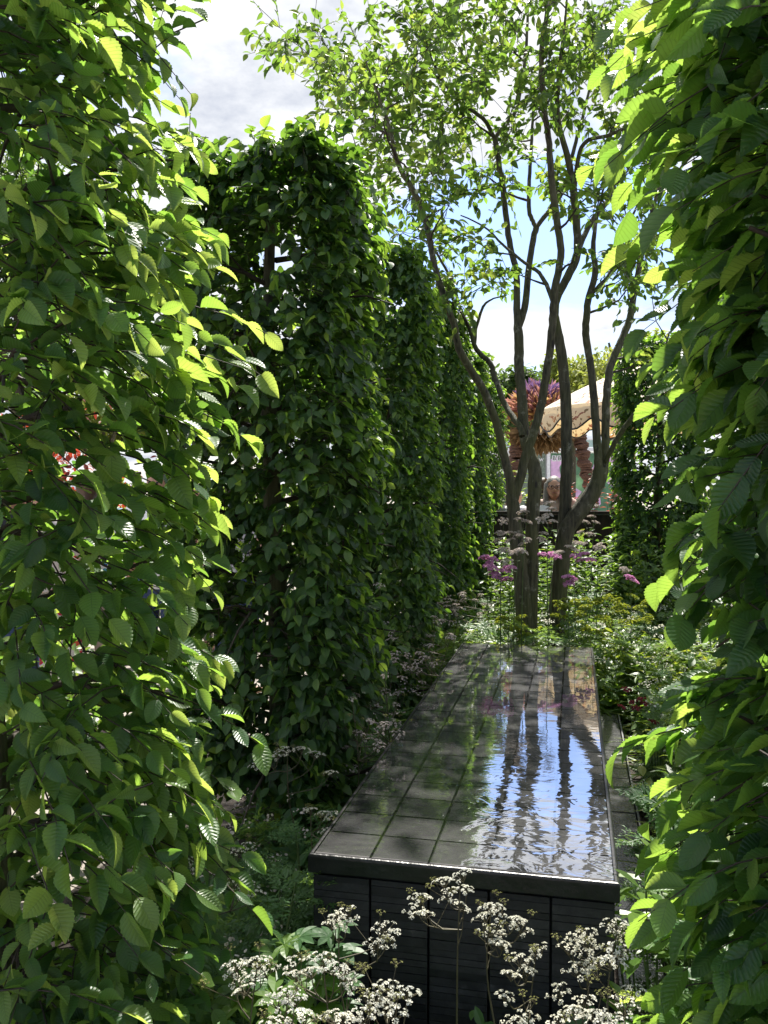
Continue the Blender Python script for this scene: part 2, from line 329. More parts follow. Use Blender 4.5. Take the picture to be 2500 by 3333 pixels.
def slate_mat():
    m, nt = newmat('black_stacked_slate'); u, v, t = lf_attr(nt); tcd = N(nt, 'ShaderNodeTexCoord')
    n1 = N(nt, 'ShaderNodeTexNoise', Scale=30.0, Detail=7.0, Roughness=.7); L(nt, tcd.outputs['Object'], n1.inputs['Vector']); n2 = N(nt, 'ShaderNodeTexNoise', Scale=5.0, Detail=5.0, Roughness=.6); L(nt, tcd.outputs['Object'], n2.inputs['Vector'])
    c = ramp(nt, n1.outputs[0], [(.3, (.009, .009, .011)), (.6, (.025, .025, .028)), (.78, (.07, .068, .07))]); c = mix(nt, 1.0, c, ramp(nt, t, [(0, (.5, .5, .52)), (1, (1.6, 1.55, 1.5))]), 'MULTIPLY')
    c = mix(nt, math_(nt, 'MULTIPLY', math_(nt, 'SUBTRACT', n2.outputs[0], .56, True), 2.5, True), c, (.05, .047, .043))
    p = N(nt, 'ShaderNodeBsdfPrincipled'); L(nt, c, p.inputs['Base Color']); L(nt, ramp(nt, n2.outputs[0], [(.35, (.35, .35, .35)), (.65, (.75, .75, .75))]), p.inputs['Roughness'])
    b = N(nt, 'ShaderNodeBump', Strength=.7, Distance=.004); L(nt, n1.outputs[0], b.inputs['Height']); L(nt, b.outputs[0], p.inputs['Normal']); outp(nt, p.outputs[0]); return m
M['slate'] = slate_mat()
M['joint'] = plain('black_joint', (.006, .006, .006), .7)
def water_mat():
    m, nt = newmat('thin_water_film'); tcd = N(nt, 'ShaderNodeTexCoord')
    def nz(sc, st, det=2.):
        mp = N(nt, 'ShaderNodeMapping'); mp.inputs['Scale'].default_value = st; L(nt, tcd.outputs['Object'], mp.inputs[0])
        n = N(nt, 'ShaderNodeTexNoise', Scale=sc, Detail=det, Roughness=.45, Distortion=1.1); L(nt, mp.outputs[0], n.inputs['Vector']); return n.outputs[0]
    sp = N(nt, 'ShaderNodeSeparateXYZ'); L(nt, tcd.outputs['Object'], sp.inputs[0])
    near = math_(nt, 'SUBTRACT', 1.0, math_(nt, 'DIVIDE', sp.outputs[1], 2.6), True)     # livelier water at the spilling end
    amp = math_(nt, 'ADD', math_(nt, 'MULTIPLY', math_(nt, 'POWER', near, 2.4), .72), .05)
    h = math_(nt, 'ADD', math_(nt, 'MULTIPLY', nz(8., (1., 1.45, 1)), 1.0), math_(nt, 'MULTIPLY', nz(30., (.8, 1.6, 1)), .12))
    h = math_(nt, 'MULTIPLY', h, amp)
    b = N(nt, 'ShaderNodeBump', Strength=1.0, Distance=.003); L(nt, h, b.inputs['Height'])
    gl = N(nt, 'ShaderNodeBsdfGlossy', Roughness=.015); gl.inputs[0].default_value = (.96, .97, 1, 1); L(nt, b.outputs[0], gl.inputs['Normal'])
    tr = N(nt, 'ShaderNodeBsdfTransparent'); tr.inputs[0].default_value = (.86, .87, .88, 1)
    fr = N(nt, 'ShaderNodeFresnel', IOR=1.5); L(nt, b.outputs[0], fr.inputs['Normal'])
    mx = N(nt, 'ShaderNodeMixShader'); L(nt, math_(nt, 'MINIMUM', math_(nt, 'MULTIPLY', fr.outputs[0], 3.6, True), math_(nt, 'ADD', .36, math_(nt, 'MULTIPLY', math_(nt, 'SUBTRACT', 1.0, math_(nt, 'DIVIDE', sp.outputs[1], 2.2), True), .36))), mx.inputs[0]); L(nt, tr.outputs[0], mx.inputs[1]); L(nt, gl.outputs[0], mx.inputs[2])
    outp(nt, mx.outputs[0]); return m
M['water'] = water_mat()
mb = MB(); gap = .0042; tw, tl = TW / 5, TL / 21
for i in range(5):
    for j in range(21):
        a = rng.random(); box(mb, i * tw + gap, (i + 1) * tw - gap, j * tl + gap, (j + 1) * tl - gap, TZ - .024, TZ + rng.uniform(-.0008, .0006), np.tile([.5, .5, a], (8, 1)))
mb.build('tile_top', M['slate_tile'], table)
mb = MB(); box(mb, .03, TW - .03, .03, TL - .03, 0, TZ - .012); mb.build('core', M['joint'], table)
# rounded edge all round the top: a lip profile swept round the rectangle
mb = MB()
prof = [(-.001, TZ + .001), (.005, TZ + .0014), (.0085, TZ + .0002), (.0108, TZ - .003), (.0115, TZ - .007), (.0115, TZ - .046), (.009, TZ - .05), (-.012, TZ - .05)]
cor = [(0, 0, -1, -1), (TW, 0, 1, -1), (TW, TL, 1, 1), (0, TL, -1, 1)]
Vr = np.array([[(x + sx * o, y + sy * o, z) for o, z in prof] for x, y, sx, sy in cor]); k = len(prof)
Fr = [(a * k + j, ((a + 1) % 4) * k + j, ((a + 1) % 4) * k + j + 1, a * k + j + 1) for a in range(4) for j in range(k - 1)]
M['wetslate'] = noisy('wet_black_edge', [(.3, (.008, .008, .009)), (.7, (.022, .022, .024))], 22., .32, .2, 50., spec=.5)
mb.add(Vr.reshape(-1, 3), Fr); mb.build('rim', M['wetslate'], table)
mb = MB()
def stack_side(o, d, nrm_, n, wdt):
    z = .0
    while z < TZ - .065:
        h = rng.uniform(.017, .027); h = min(h, TZ - .058 - z)
        for i in range(n):
            a0, a1 = i * wdt + .0035, (i + 1) * wdt - .0035; pr = rng.uniform(-.001, .001)
            pts = []
            for q, aa in ((-.04, a0), (-.04, a1), (pr, a1), (pr, a0)): pts.append((o[0] + d[0] * aa + nrm_[0] * q, o[1] + d[1] * aa + nrm_[1] * q))
            jz = rng.uniform(0, .0016)
            if d[0] * nrm_[1] - d[1] * nrm_[0] > 0: pts = pts[::1]
            mb.add([(*p, z + .0004 + jz) for p in pts] + [(*p, z + h - .0004) for p in pts], BOXF, np.tile([.5, .5, rng.random()], (8, 1)))
        z += h
stack_side((0, 0), (1, 0), (0, -1), 5, tw); stack_side((0, 0), (0, 1), (-1, 0), 21, tl); stack_side((TW, 0), (0, 1), (1, 0), 21, tl); stack_side((0, TL), (1, 0), (0, 1), 5, tw)
mb.build('stacked_side', M['slate'], table)
mb = MB(); nx, ny = 9, 33; gx, gy = np.meshgrid(np.linspace(.003, TW - .003, nx), np.linspace(.003, TL - .003, ny)); ii = np.arange(nx * ny).reshape(ny, nx)
mb.add(np.stack([gx, gy, gx * 0 + TZ + .0035], -1).reshape(-1, 3), np.stack([ii[:-1, :-1], ii[:-1, 1:], ii[1:, 1:], ii[1:, :-1]], -1).reshape(-1, 4)); mb.build('water_film', M['water'], table)
# wet paved ledge along the right side, with a dark slot drain
ledge = empty('paved_ledge', (FL[0], FL[1], 0), 'narrow wet slate ledge running along the right foot of the water table', 'paving', rz=-R(12.5))
M['wetpave'] = noisy('wet_slate_paving', [(.3, (.035, .035, .038)), (.7, (.1, .1, .105))], 26., .12, .5, 90., spec=.8, dist=.004)
mb = MB()
for j in range(-8, 22): box(mb, TW + .03, TW + .165, j * tl + .003, (j + 1) * tl - .003, 0, .15 + rng.uniform(-.0015, .0015))
mb.build('paver_strip', M['wetpave'], ledge)
mb = MB(); box(mb, TW + .172, TW + .18, -8 * tl, 22 * tl, 0, .153); mb.build('steel_edge', plain('grey_steel', (.2, .2, .21), .3, .6), ledge)

# ------------------------------------------------------------------ hedge columns
def twig_leaves(mb, tw_mb, start, d, length, K, size, tpls, tone0, out, sag=.35, spread=52, tipgrow=0., twr=.0022, face=(.0, 0, 1.0), outw=.5, flat=.25, droopy=.45):
    """start (m,3), d (m,3) unit, length (m,): two-ranked leaves along every twig"""
    m = len(start); f = (np.arange(K) + .6)[None] / K; f = np.repeat(f, m, 0) + rng.normal(0, .03, (m, K))
    sg = sag * length[:, None] * f ** 2
    pos = start[:, None] + d[:, None] * (length[:, None] * f)[..., None]; pos[..., 2] -= sg
    dl = d[:, None] * np.ones((1, K, 1)); dl = dl + np.array([0, 0, -1]) * (2 * sag * f)[..., None]; dl = nrm(dl)
    up = np.zeros((m, 1, 3)) + np.array(face); upn = nrm(up + outw * out[:, None] + rng.normal(0, flat, (m, 1, 3)))
    side = nrm(np.cross(dl, upn)); sg2 = np.where(np.arange(K) % 2 == 0, 1, -1)[None, :, None]
    ang = R(spread) * (1 - .55 * f) + rng.normal(0, .3, f.shape); 
    ld = dl * np.cos(ang)[..., None] + side * sg2 * np.sin(ang)[..., None]
    ld = nrm(ld + rng.normal(0, .26, ld.shape) + np.array([0, 0, -1]) * rng.uniform(.0, droopy, f.shape)[..., None])
    nn = nrm(upn + rng.normal(0, .42, ld.shape))
    X, Y, Z = frames(ld.reshape(-1, 3), nn.reshape(-1, 3)); pos = pos.reshape(-1, 3)
    sc = (size[0] + (size[1] - size[0]) * rng.beta(1.6, 1.4, (m, K)) * rng.choice([1, 1, 1, .35], (m, K)) * np.clip(.72 + .5 * f - .35 * (f > .93), .5, 1.1)).ravel()
    tone = np.clip(tone0[:, None] + rng.normal(0, .13, f.shape) + tipgrow * f ** 3, 0, 1).ravel()
    pick = rng.integers(0, len(tpls), m * K)
    for i, T in enumerate(tpls):
        s = pick == i; inst(mb, T, pos[s], X[s], Y[s], Z[s], sc[s], tone[s])
    if tw_mb is not None:
        q = np.linspace(0, 1, 4)
        for i in range(m):
            pp = start[i] + d[i] * (length[i] * q)[:, None]; pp[:, 2] -= sag * length[i] * q ** 2
            tube(tw_mb, pp, np.array([twr, twr * .9, twr * .7, twr * .4]), 3)
def column_foliage(hx, hy, z0, z1, nt_, K, size, tpls, tw_len=(.14, .3), proud=.05, shaggy=0., inner=.25, twigs=True, cull=None, droopy=.45, outw=.5, taper=0., tone_c=.36, low_in=0.):
    """twigs filling a clipped block, dense towards its faces; local coordinates, trunk at the origin"""
    fol, br = MB(), MB(); H = z1 - z0
    areas = np.array([2 * hx * H, 2 * hx * H, 2 * hy * H, 2 * hy * H, 4 * hx * hy * 1.6]); pf = areas / areas.sum()
    fc = rng.choice(5, nt_, p=pf); a = rng.uniform(-1, 1, nt_); b = rng.random(nt_); dep = rng.random(nt_) ** 1.6 * (rng.random(nt_) < .75) + 0
    dep = np.where(rng.random(nt_) < inner, rng.random(nt_), dep * .35)
    p = np.zeros((nt_, 3)); o = np.zeros((nt_, 3))
    for k, (nx_, ny_) in enumerate(((0, -1), (0, 1), (-1, 0), (1, 0))):
        s = fc == k; e = (1 - dep[s] * .8)
        if ny_: p[s] = np.stack([a[s] * hx, ny_ * hy * e, z0 + b[s] * H], 1)
        else: p[s] = np.stack([nx_ * hx * e, a[s] * hy, z0 + b[s] * H], 1)
        o[s] = (nx_, ny_, 0)
    s = fc == 4; p[s] = np.stack([a[s] * hx, (b[s] * 2 - 1) * hy, z1 - dep[s] * .3], 1); o[s] = (0, 0, 1)
    # soften the block: round the corners, wobble the faces
    rr = np.hypot(p[:, 0] / hx, p[:, 1] / hy); sh = np.where(rr > 1.12, 1.12 / rr, 1.); p[:, :2] *= sh[:, None]
    lowk = np.clip((z0 + .35 - p[:, 2]) / .35, 0, 1); p[:, :2] *= (1 - .3 * lowk)[:, None]
    topk = np.clip((p[:, 2] - z1 + .25) / .25, 0, 1); p[:, :2] *= (1 - .08 * topk)[:, None]
    p[:, 0] *= 1 - taper * np.clip((p[:, 2] - 2.0) / 1., 0, 1)
    if low_in: p[:, 0] += low_in * np.clip((1.5 - p[:, 2]) / .5, 0, 1)
    p += .035 * np.sin(p[:, [2, 0, 1]] * 7.3 + np.array([1., 2., 3.])) + rng.normal(0, .02 + shaggy * .3, p.shape)
    if cull is not None:
        kp = cull(p); p, o, dep = p[kp], o[kp], dep[kp]
    m = len(p); radial = nrm(p * np.array([1, 1, 0]) + 1e-6)
    d = nrm(o * .75 + radial * .45 + np.array([0, 0, .12]) + rng.normal(0, .42, (m, 3)))
    ln = rng.uniform(*tw_len, m) * (1 + shaggy * 2.5 * rng.random(m) ** 3)
    start = p - d * (ln * .72)[:, None]
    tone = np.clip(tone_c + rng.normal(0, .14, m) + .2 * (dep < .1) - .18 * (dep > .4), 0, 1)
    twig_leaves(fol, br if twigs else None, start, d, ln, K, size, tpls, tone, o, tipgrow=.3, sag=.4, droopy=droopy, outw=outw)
    return fol, br, start
def trunk_and_limbs(z1, hx, r=.045, nl=26, z0=.25):
    tr, lb = MB(), MB(); z = np.linspace(0, z1 - .15, 14)
    pts = np.stack([.02 * np.sin(z * 2.1), .02 * np.cos(z * 1.7) - .02, z], 1); tube(tr, pts, r * (1.15 - .8 * (z / z1)), 10, lump=.05)
    for i in range(nl):
        zz = z0 + (z1 - .4 - z0) * (i + rng.random()) / nl; a = i * 2.4 + rng.normal(0, .3); l = hx * rng.uniform(.85, 1.15)
        q = np.linspace(0, 1, 6)[:, None]; dd = np.array([math.cos(a), math.sin(a), 0]); bend = np.array([-dd[1], dd[0], 0]) * rng.normal(0, .12)
        pp = np.array([0, 0, zz]) + dd * l * q + np.array([0, 0, .32]) * q * l + bend * q ** 2 + rng.normal(0, .012, (6, 3)) * q
        tube(lb, pp, np.linspace(.013, .004, 6), 5)
        for k in range(3):
            f = rng.uniform(.3, .9); s0 = pp[int(f * 5)]; d2 = nrm(dd + rng.normal(0, .6, 3)); tube(lb, [s0, s0 + d2 * .12 + np.array([0, 0, .02]), s0 + d2 * .24], np.array([.006, .004, .002]), 4)
    return tr, lb
HG = 'clipped hornbeam columns lining the garden'
def hedge(name, loc, rz, label, fol, br, tr, lb, lmat):
    root = empty(name, loc, label, 'hedge', HG, rz)
    tr.build('trunk', M['bark'], root, True)
    for q in (br,):
        if q.n: 
            lb.V += q.V; lb.A += q.A; lb.Q += [f + lb.n for f in q.Q]; lb.n += q.n
    lb.build('branches', M['twig'], root, True); fol.build('foliage', lmat, root, True)
    return root
ROT = -R(12.5)
# nearest on the left: shaggy, long backlit sprays on its garden side
def shaggy_column(hx, hy, z0, z1, nt_, size, cull=None, side=1, proud_n=220, tw=(.16, .34), taper=0., zs=None, pl=(.15, .27), tone_c=.44, yr=None, low_in=0., st_=.68):
    fol, br, st = column_foliage(hx, hy, z0, z1, nt_, 8, size, HB_NEAR, tw, shaggy=.08, inner=.4, cull=cull, droopy=.18, outw=.22, taper=taper, tone_c=tone_c, low_in=low_in)
    m = proud_n; zz = z0 + (z1 - z0) * rng.random(m); yy = rng.uniform(-hy if yr is None else yr, hy, m)
    if zs is not None:
        k = rng.integers(0, len(zs), m); zz = np.array([a for a, b in zs])[k] + rng.normal(0, 1, m) * np.array([b for a, b in zs])[k]
    tp_ = 1 - taper * np.clip((zz - 2.0) / 1., 0, 1)
    start = np.stack([side * (hx * tp_ - .16) + rng.normal(0, .04, m), yy, zz], 1)
    d = nrm(np.stack([np.full(m, side * 1.), rng.normal(-.1, .35, m), rng.normal(-.02, .16, m)], 1)); ln = rng.uniform(*pl, m) * tp_ * np.where(zz > 2.15, 1.25 if side < 0 else 1., 1.)
    out = np.zeros((m, 3)); out[:, 0] = side * .6
    twig_leaves(fol, br, start, d, ln, 7, (size[0] * 1.1, size[1] * 1.12), HB_NEAR, np.clip(rng.normal(st_, .12, m), 0, 1), out, sag=.35, spread=33, tipgrow=.28, outw=.15, flat=.2, droopy=.2)
    return fol, br
CL = [np.array([-.45, 3.6]) + k * np.array([.372, 1.71]) for k in range(-1, 6)]
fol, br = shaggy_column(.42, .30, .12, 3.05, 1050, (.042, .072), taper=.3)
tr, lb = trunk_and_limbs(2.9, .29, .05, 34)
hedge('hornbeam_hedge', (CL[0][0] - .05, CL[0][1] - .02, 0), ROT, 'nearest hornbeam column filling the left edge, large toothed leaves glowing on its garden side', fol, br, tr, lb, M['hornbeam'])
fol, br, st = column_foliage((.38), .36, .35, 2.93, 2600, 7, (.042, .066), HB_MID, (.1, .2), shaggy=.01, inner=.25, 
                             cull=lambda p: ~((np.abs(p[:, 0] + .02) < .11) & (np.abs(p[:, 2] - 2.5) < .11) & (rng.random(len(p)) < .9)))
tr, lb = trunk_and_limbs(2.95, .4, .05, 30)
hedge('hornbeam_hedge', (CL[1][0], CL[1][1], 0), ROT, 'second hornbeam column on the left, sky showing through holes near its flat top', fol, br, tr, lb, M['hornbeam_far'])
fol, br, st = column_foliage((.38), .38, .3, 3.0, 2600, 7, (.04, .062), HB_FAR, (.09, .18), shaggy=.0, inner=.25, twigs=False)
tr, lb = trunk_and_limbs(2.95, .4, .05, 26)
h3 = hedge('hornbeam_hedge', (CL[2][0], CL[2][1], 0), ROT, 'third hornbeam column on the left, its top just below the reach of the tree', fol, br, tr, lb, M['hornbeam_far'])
def hcopy(xy, rz, label, s=1.0):
    c = copy_tree(h3); c.location = (xy[0], xy[1], 0); c.rotation_euler = (0, 0, rz); c['label'] = label; c.scale = (s, s, s); return c
hcopy(CL[3], ROT + R(90), 'fourth hornbeam column on the left, with a sunlit right edge beside the tree stems')
hcopy(CL[4], ROT + R(180), 'small far hornbeam column on the left, behind the leftmost tree stem', .98)
hcopy(CL[5], ROT + R(270), 'farthest hornbeam column at the end of the left row by the dark fence', .95)
hcopy((2.58, 8.1), ROT + R(180), 'dark hornbeam column far behind on the right, standing right of the tree stems')
hcopy((3.45, 6.6), ROT + R(90), 'hornbeam column on the right half hidden by the near right hedge')
hcopy((1.72, 3.25), ROT, 'hornbeam column close on the right, added behind the near right hedge to shade it')  # extra column, mostly out of view, put in to shade the near right hedge
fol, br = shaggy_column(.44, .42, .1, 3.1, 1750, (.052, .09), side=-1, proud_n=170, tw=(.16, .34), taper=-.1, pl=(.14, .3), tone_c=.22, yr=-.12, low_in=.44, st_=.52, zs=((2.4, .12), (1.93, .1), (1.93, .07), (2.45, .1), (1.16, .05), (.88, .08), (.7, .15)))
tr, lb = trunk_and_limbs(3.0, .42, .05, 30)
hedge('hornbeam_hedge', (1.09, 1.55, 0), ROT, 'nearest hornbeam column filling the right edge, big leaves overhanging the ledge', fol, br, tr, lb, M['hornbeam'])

# ------------------------------------------------------------------ the many-stemmed tree
TREE_Y = 6.5
STEMS = {  # photo pixels, depth, half width in pixels
 'A': [(1712, 2180, 6.3, 31), (1703, 1964, 6.3, 27), (1688, 1820, 6.3, 24), (1673, 1675, 6.3, 22), (1666, 1612, 6.3, 20)],
 'A1': [(1668, 1640, 6.3, 18), (1660, 1560, 6.28, 15), (1640, 1482, 6.25, 14), (1611, 1362, 6.2, 13), (1563, 1251, 6.1, 12.5), (1500, 1150, 6.0, 12), (1475, 1050, 5.95, 11), (1441, 954, 5.9, 10.5), (1416, 869, 5.85, 10), (1391, 743, 5.8, 9.5), (1357, 641, 5.75, 9), (1298, 540, 5.7, 8), (1264, 405, 5.65, 6), (1222, 287, 5.6, 4), (1190, 200, 5.55, 2.5)],
 'A1b': [(1700, 1420, 6.4, 10), (1690, 1385, 6.45, 10), (1650, 1328, 6.6, 9.5), (1611, 1231, 6.75, 9), (1596, 1183, 6.8, 8.5), (1553, 1140, 6.85, 8), (1529, 1072, 6.9, 7), (1500, 1010, 6.95, 6), (1470, 915, 7.0, 5), (1424, 830, 7.05, 4), (1380, 760, 7.1, 3), (1330, 690, 7.1, 2)],
 'A1c': [(1545, 1120, 6.87, 5), (1552, 1060, 6.9, 5), (1572, 1000, 6.9, 4.5), (1600, 975, 6.9, 3), (1650, 960, 6.9, 2)],
 'A2': [(1668, 1640, 6.3, 17), (1693, 1555, 6.3, 16), (1712, 1482, 6.3, 15), (1736, 1415, 6.3, 14.5), (1763, 1313, 6.28, 14), (1775, 1241, 6.25, 13.5), (1789, 1145, 6.2, 13), (1799, 1048, 6.15, 13), (1806, 950, 6.1, 12.5), (1825, 827, 6.05, 12), (1813, 717, 6.0, 11.5), (1796, 591, 5.95, 11), (1787, 464, 5.9, 10), (1770, 338, 5.85, 9), (1762, 169, 5.8, 8), (1779, 42, 5.75, 6.5), (1790, -120, 5.7, 4)],
 'A2b': [(1800, 985, 6.12, 7), (1775, 920, 6.2, 7), (1745, 880, 6.25, 6), (1700, 850, 6.3, 5), (1640, 800, 6.35, 4), (1580, 740, 6.4, 3), (1500, 700, 6.4, 2)],
 'B': [(1725, 2180, 6.35, 27), (1727, 1940, 6.35, 24), (1731, 1820, 6.36, 22), (1734, 1675, 6.38, 22), (1741, 1579, 6.4, 23), (1739, 1521, 6.42, 22), (1717, 1458, 6.45, 19), (1706, 1400, 6.5, 18), (1698, 1289, 6.55, 16.5), (1690, 1193, 6.6, 16), (1688, 1096, 6.65, 15.5), (1683, 1010, 6.7, 12), (1680, 886, 6.7, 10.5), (1661, 802, 6.7, 10), (1644, 675, 6.7, 9.5), (1627, 549, 6.65, 9), (1610, 445, 6.6, 9)],
 'B1': [(1610, 450, 6.6, 7), (1580, 395, 6.55, 6.5), (1543, 363, 6.5, 6), (1475, 312, 6.45, 4.5), (1400, 180, 6.4, 3), (1370, 40, 6.4, 2)],
 'B2': [(1610, 450, 6.6, 7), (1652, 397, 6.65, 7), (1686, 338, 6.7, 6), (1711, 169, 6.75, 5), (1720, 10, 6.8, 4), (1730, -120, 6.8, 2)],
 'B3': [(1690, 1060, 6.68, 12), (1708, 1000, 6.72, 11.5), (1720, 886, 6.8, 10.5), (1734, 790, 6.85, 10), (1745, 740, 6.88, 10)],
 'B3a': [(1744, 742, 6.88, 7), (1722, 675, 6.95, 7), (1728, 506, 7.0, 5.5), (1738, 350, 7.05, 4), (1760, 200, 7.1, 2.5)],
 'B3b': [(1744, 742, 6.88, 7.5), (1796, 675, 6.95, 8), (1838, 608, 7.0, 7.5), (1863, 506, 7.05, 6.5), (1897, 380, 7.1, 5), (1930, 240, 7.15, 3.5), (1960, 80, 7.2, 2)],
 'C': [(1800, 2180, 6.5, 30), (1815, 1940, 6.5, 26), (1826, 1820, 6.5, 22), (1838, 1675, 6.5, 20), (1842, 1579, 6.5, 19), (1845, 1434, 6.5, 18.5), (1840, 1289, 6.5, 18), (1833, 1193, 6.5, 17), (1818, 1096, 6.5, 16), (1806, 1029, 6.5, 14), (1813, 970, 6.5, 13), (1855, 886, 6.5, 13.5), (1880, 810, 6.48, 13), (1868, 633, 6.4, 12), (1846, 506, 6.35, 10), (1815, 380, 6.3, 8), (1820, 230, 6.25, 6), (1840, 60, 6.2, 4), (1850, -100, 6.2, 2)],
 'C1': [(1850, 895, 6.5, 8), (1880, 820, 6.6, 9), (1922, 726, 6.7, 8.5), (1985, 640, 6.8, 8), (2003, 520, 6.85, 7), (1985, 456, 6.9, 6), (2010, 400, 6.9, 5), (2083, 371, 7.0, 4), (2150, 300, 7.1, 2.5)],
 'C2': [(1868, 640, 6.42, 7), (1880, 520, 6.3, 7), (1910, 460, 6.2, 6.5), (1983, 440, 6.1, 6), (2060, 400, 6.05, 5), (2130, 330, 6, 3)],
 'D': [(1806, 2180, 6.42, 28), (1822, 1900, 6.42, 27), (1838, 1752, 6.42, 27), (1866, 1690, 6.42, 28), (1910, 1632, 6.42, 28), (1944, 1572, 6.42, 26), (1958, 1525, 6.42, 24)],
 'D1': [(1942, 1572, 6.42, 15), (1947, 1506, 6.4, 14), (1943, 1434, 6.4, 13.5), (1936, 1338, 6.4, 13), (1929, 1241, 6.4, 12.5), (1915, 1145, 6.38, 12), (1906, 1087, 6.35, 12), (1910, 1024, 6.3, 11.5), (1916, 970, 6.28, 11), (1938, 886, 6.25, 10), (1931, 802, 6.2, 8), (1945, 700, 6.15, 5), (1970, 600, 6.1, 3)],
 'D1b': [(1918, 965, 6.28, 7), (1950, 930, 6.3, 7), (1985, 890, 6.35, 6), (2020, 800, 6.4, 5), (2060, 700, 6.4, 4), (2110, 600, 6.4, 2.5)],
 'D2': [(1962, 1540, 6.42, 16), (1970, 1482, 6.45, 14), (1971, 1410, 6.48, 13.5), (1975, 1289, 6.5, 13), (1987, 1193, 6.55, 12.5), (2021, 1111, 6.6, 12), (2050, 1039, 6.65, 11.5), (2060, 980, 6.7, 10.5), (2085, 850, 6.75, 9), (2120, 700, 6.8, 7), (2150, 590, 6.85, 5), (2180, 430, 6.9, 3)],
 'D3': [(1972, 1500, 6.4, 8), (1990, 1465, 6.35, 8.5), (2011, 1424, 6.3, 8.5), (2059, 1357, 6.2, 8), (2105, 1300, 6.1, 6), (2150, 1180, 6.0, 4), (2180, 1080, 6.0, 2.5)],
}
tree_root = empty('multi_stem_tree', tuple(P(1765, 2000, 6.4).xy) + (0,), 'many-stemmed garden tree with leaning mossy stems and an airy crown, beyond the black table', 'tree')
TB = np.array(tree_root.location)
nodes, nrad = [], []
stem_mbs = {}
for key, pl in STEMS.items():
    pts = np.array([np.array(P(a, b, y)) for a, b, y, r in pl]); rad = np.array([r / F * y for a, b, y, r in pl])
    if pl[0][1] > 2100: pts = np.vstack([[pts[0][0], pts[0][1], -.05], pts]); rad = np.append(rad[0] * 1.25, rad)
    n = max(8, int(np.linalg.norm(np.diff(pts, axis=0), axis=1).sum() / .045))
    q = smooth_path(np.column_stack([pts, rad]), n); jit = rng.normal(0, .0016, (n, 3)); q[:, :3] += jit
    fam = key[0]; mbk = stem_mbs.setdefault(fam, MB()); tube(mbk, q[:, :3] - TB, q[:, 3], 12, lump=.016)
    s = slice(0, None, 3)
    if len(key) > 1 or key in 'BC':
        for p_, r_ in zip(q[s, :3], q[s, 3]):
            if p_[2] > 2.3: nodes.append(p_); nrad.append(r_)
for fam, mbk in stem_mbs.items(): mbk.build('stem', M['bark'], tree_root, True)
BLOBS = [(980, 170, 110, 80, .7), (1130, 280, 120, 100, 1.1), (1200, 430, 90, 100, .9), (880, 60, 60, 50, .12), (1270, 150, 190, 150, 1.6), (1350, 350, 170, 140, 1.5), (1500, 140, 200, 150, 1.8), (1620, 300, 180, 150, 1.4),
         (1780, 100, 230, 150, 2), (1930, 250, 180, 170, 1.9), (2060, 430, 140, 140, 1.4), (2070, 650, 100, 150, 1.1), (1420, 560, 150, 110, 1.1), (1260, 640, 100, 90, .9), (1660, 540, 160, 110, .8), (1870, 580, 120, 90, .9),
         (1500, 800, 130, 55, .6), (1370, 780, 90, 80, .6), (1600, 905, 110, 45, .45), (1960, 800, 90, 60, .6), (2090, 860, 80, 90, .7), (1430, 930, 60, 50, .4), (1480, 650, 120, 60, .4), (1940, 1300, 30, 60, .1), (2080, 1200, 60, 80, .25),
         (1250, -180, 260, 150, .9), (1600, -230, 350, 180, 1.6), (1950, -180, 280, 160, 1.2), (1700, -500, 400, 200, .7)]
wts = np.array([b[4] for b in BLOBS]); NT = 430; tg = []
for bi in rng.choice(len(BLOBS), NT, p=wts / wts.sum()):
    cx, cy, ax, ay, _ = BLOBS[bi]; th = rng.uniform(0, 2 * np.pi); rr = math.sqrt(rng.random())
    yy = np.clip(rng.normal(6.4, .62), 5.0, 7.9); tg.append(np.array(P(cx + ax * rr * math.cos(th), cy + ay * rr * math.sin(th), yy)))
tg = np.array(tg); nodes = np.array(nodes); nrad = np.array(nrad)
order = np.argsort([np.min(np.linalg.norm(nodes - t, axis=1)) for t in tg])
bmb = MB(); ts, td, tl_ = [], [], []
for t in tg[order]:
    dv_ = t - nodes; ds = np.linalg.norm(dv_, axis=1); cost = ds + np.where(dv_[:, 2] < .05, .5, 0) - .5 * np.clip(dv_[:, 2], 0, .5) + 3 * nrad * 0
    i = int(np.argmin(cost)); p0 = nodes[i]; dd = t - p0; l = np.linalg.norm(dd); n = max(4, int(l / .09) + 2)
    f = np.linspace(0, 1, n)[:, None]; bow = nrm(rng.normal(0, 1, 3)) * l * .14; bow[2] = abs(bow[2]) * -.5
    pp = p0 + dd * f + bow * np.sin(np.pi * f) + rng.normal(0, .012, (n, 3)) * f
    r0 = min(nrad[i] * .7, .006 + .014 * l); rr = np.linspace(r0, .0022, n); tube(bmb, pp - TB, rr, 5)
    nodes = np.vstack([nodes, pp[1:]]); nrad = np.append(nrad, rr[1:])
    dn = nrm(dd / l + rng.normal(0, .35, 3))
    ts.append(pp[-1] - dn * .05); td.append(dn); tl_.append(rng.uniform(.14, .3))
    for _ in range(3):
        j = int(n * rng.uniform(.35, .98)); d2 = nrm(dd / l * .4 + rng.normal(0, .75, 3) + np.array([0, 0, .15])); ts.append(pp[min(j, n - 1)]); td.append(d2); tl_.append(rng.uniform(.12, .3))
ts, td, tl_ = np.array(ts), np.array(td), np.array(tl_)
cr = MB(); m = len(ts)
twig_leaves(cr, bmb, ts - TB, td, tl_, 6, (.05, .086), TREE_L, np.clip(rng.normal(.5, .2, m), 0, 1), td * .3, sag=.3, spread=55, twr=.0024, outw=.3, flat=.5, tipgrow=.2)
bmb.build('branches', M['twig'], tree_root, True); cr.build('foliage', M['treeleaf'], tree_root, True)
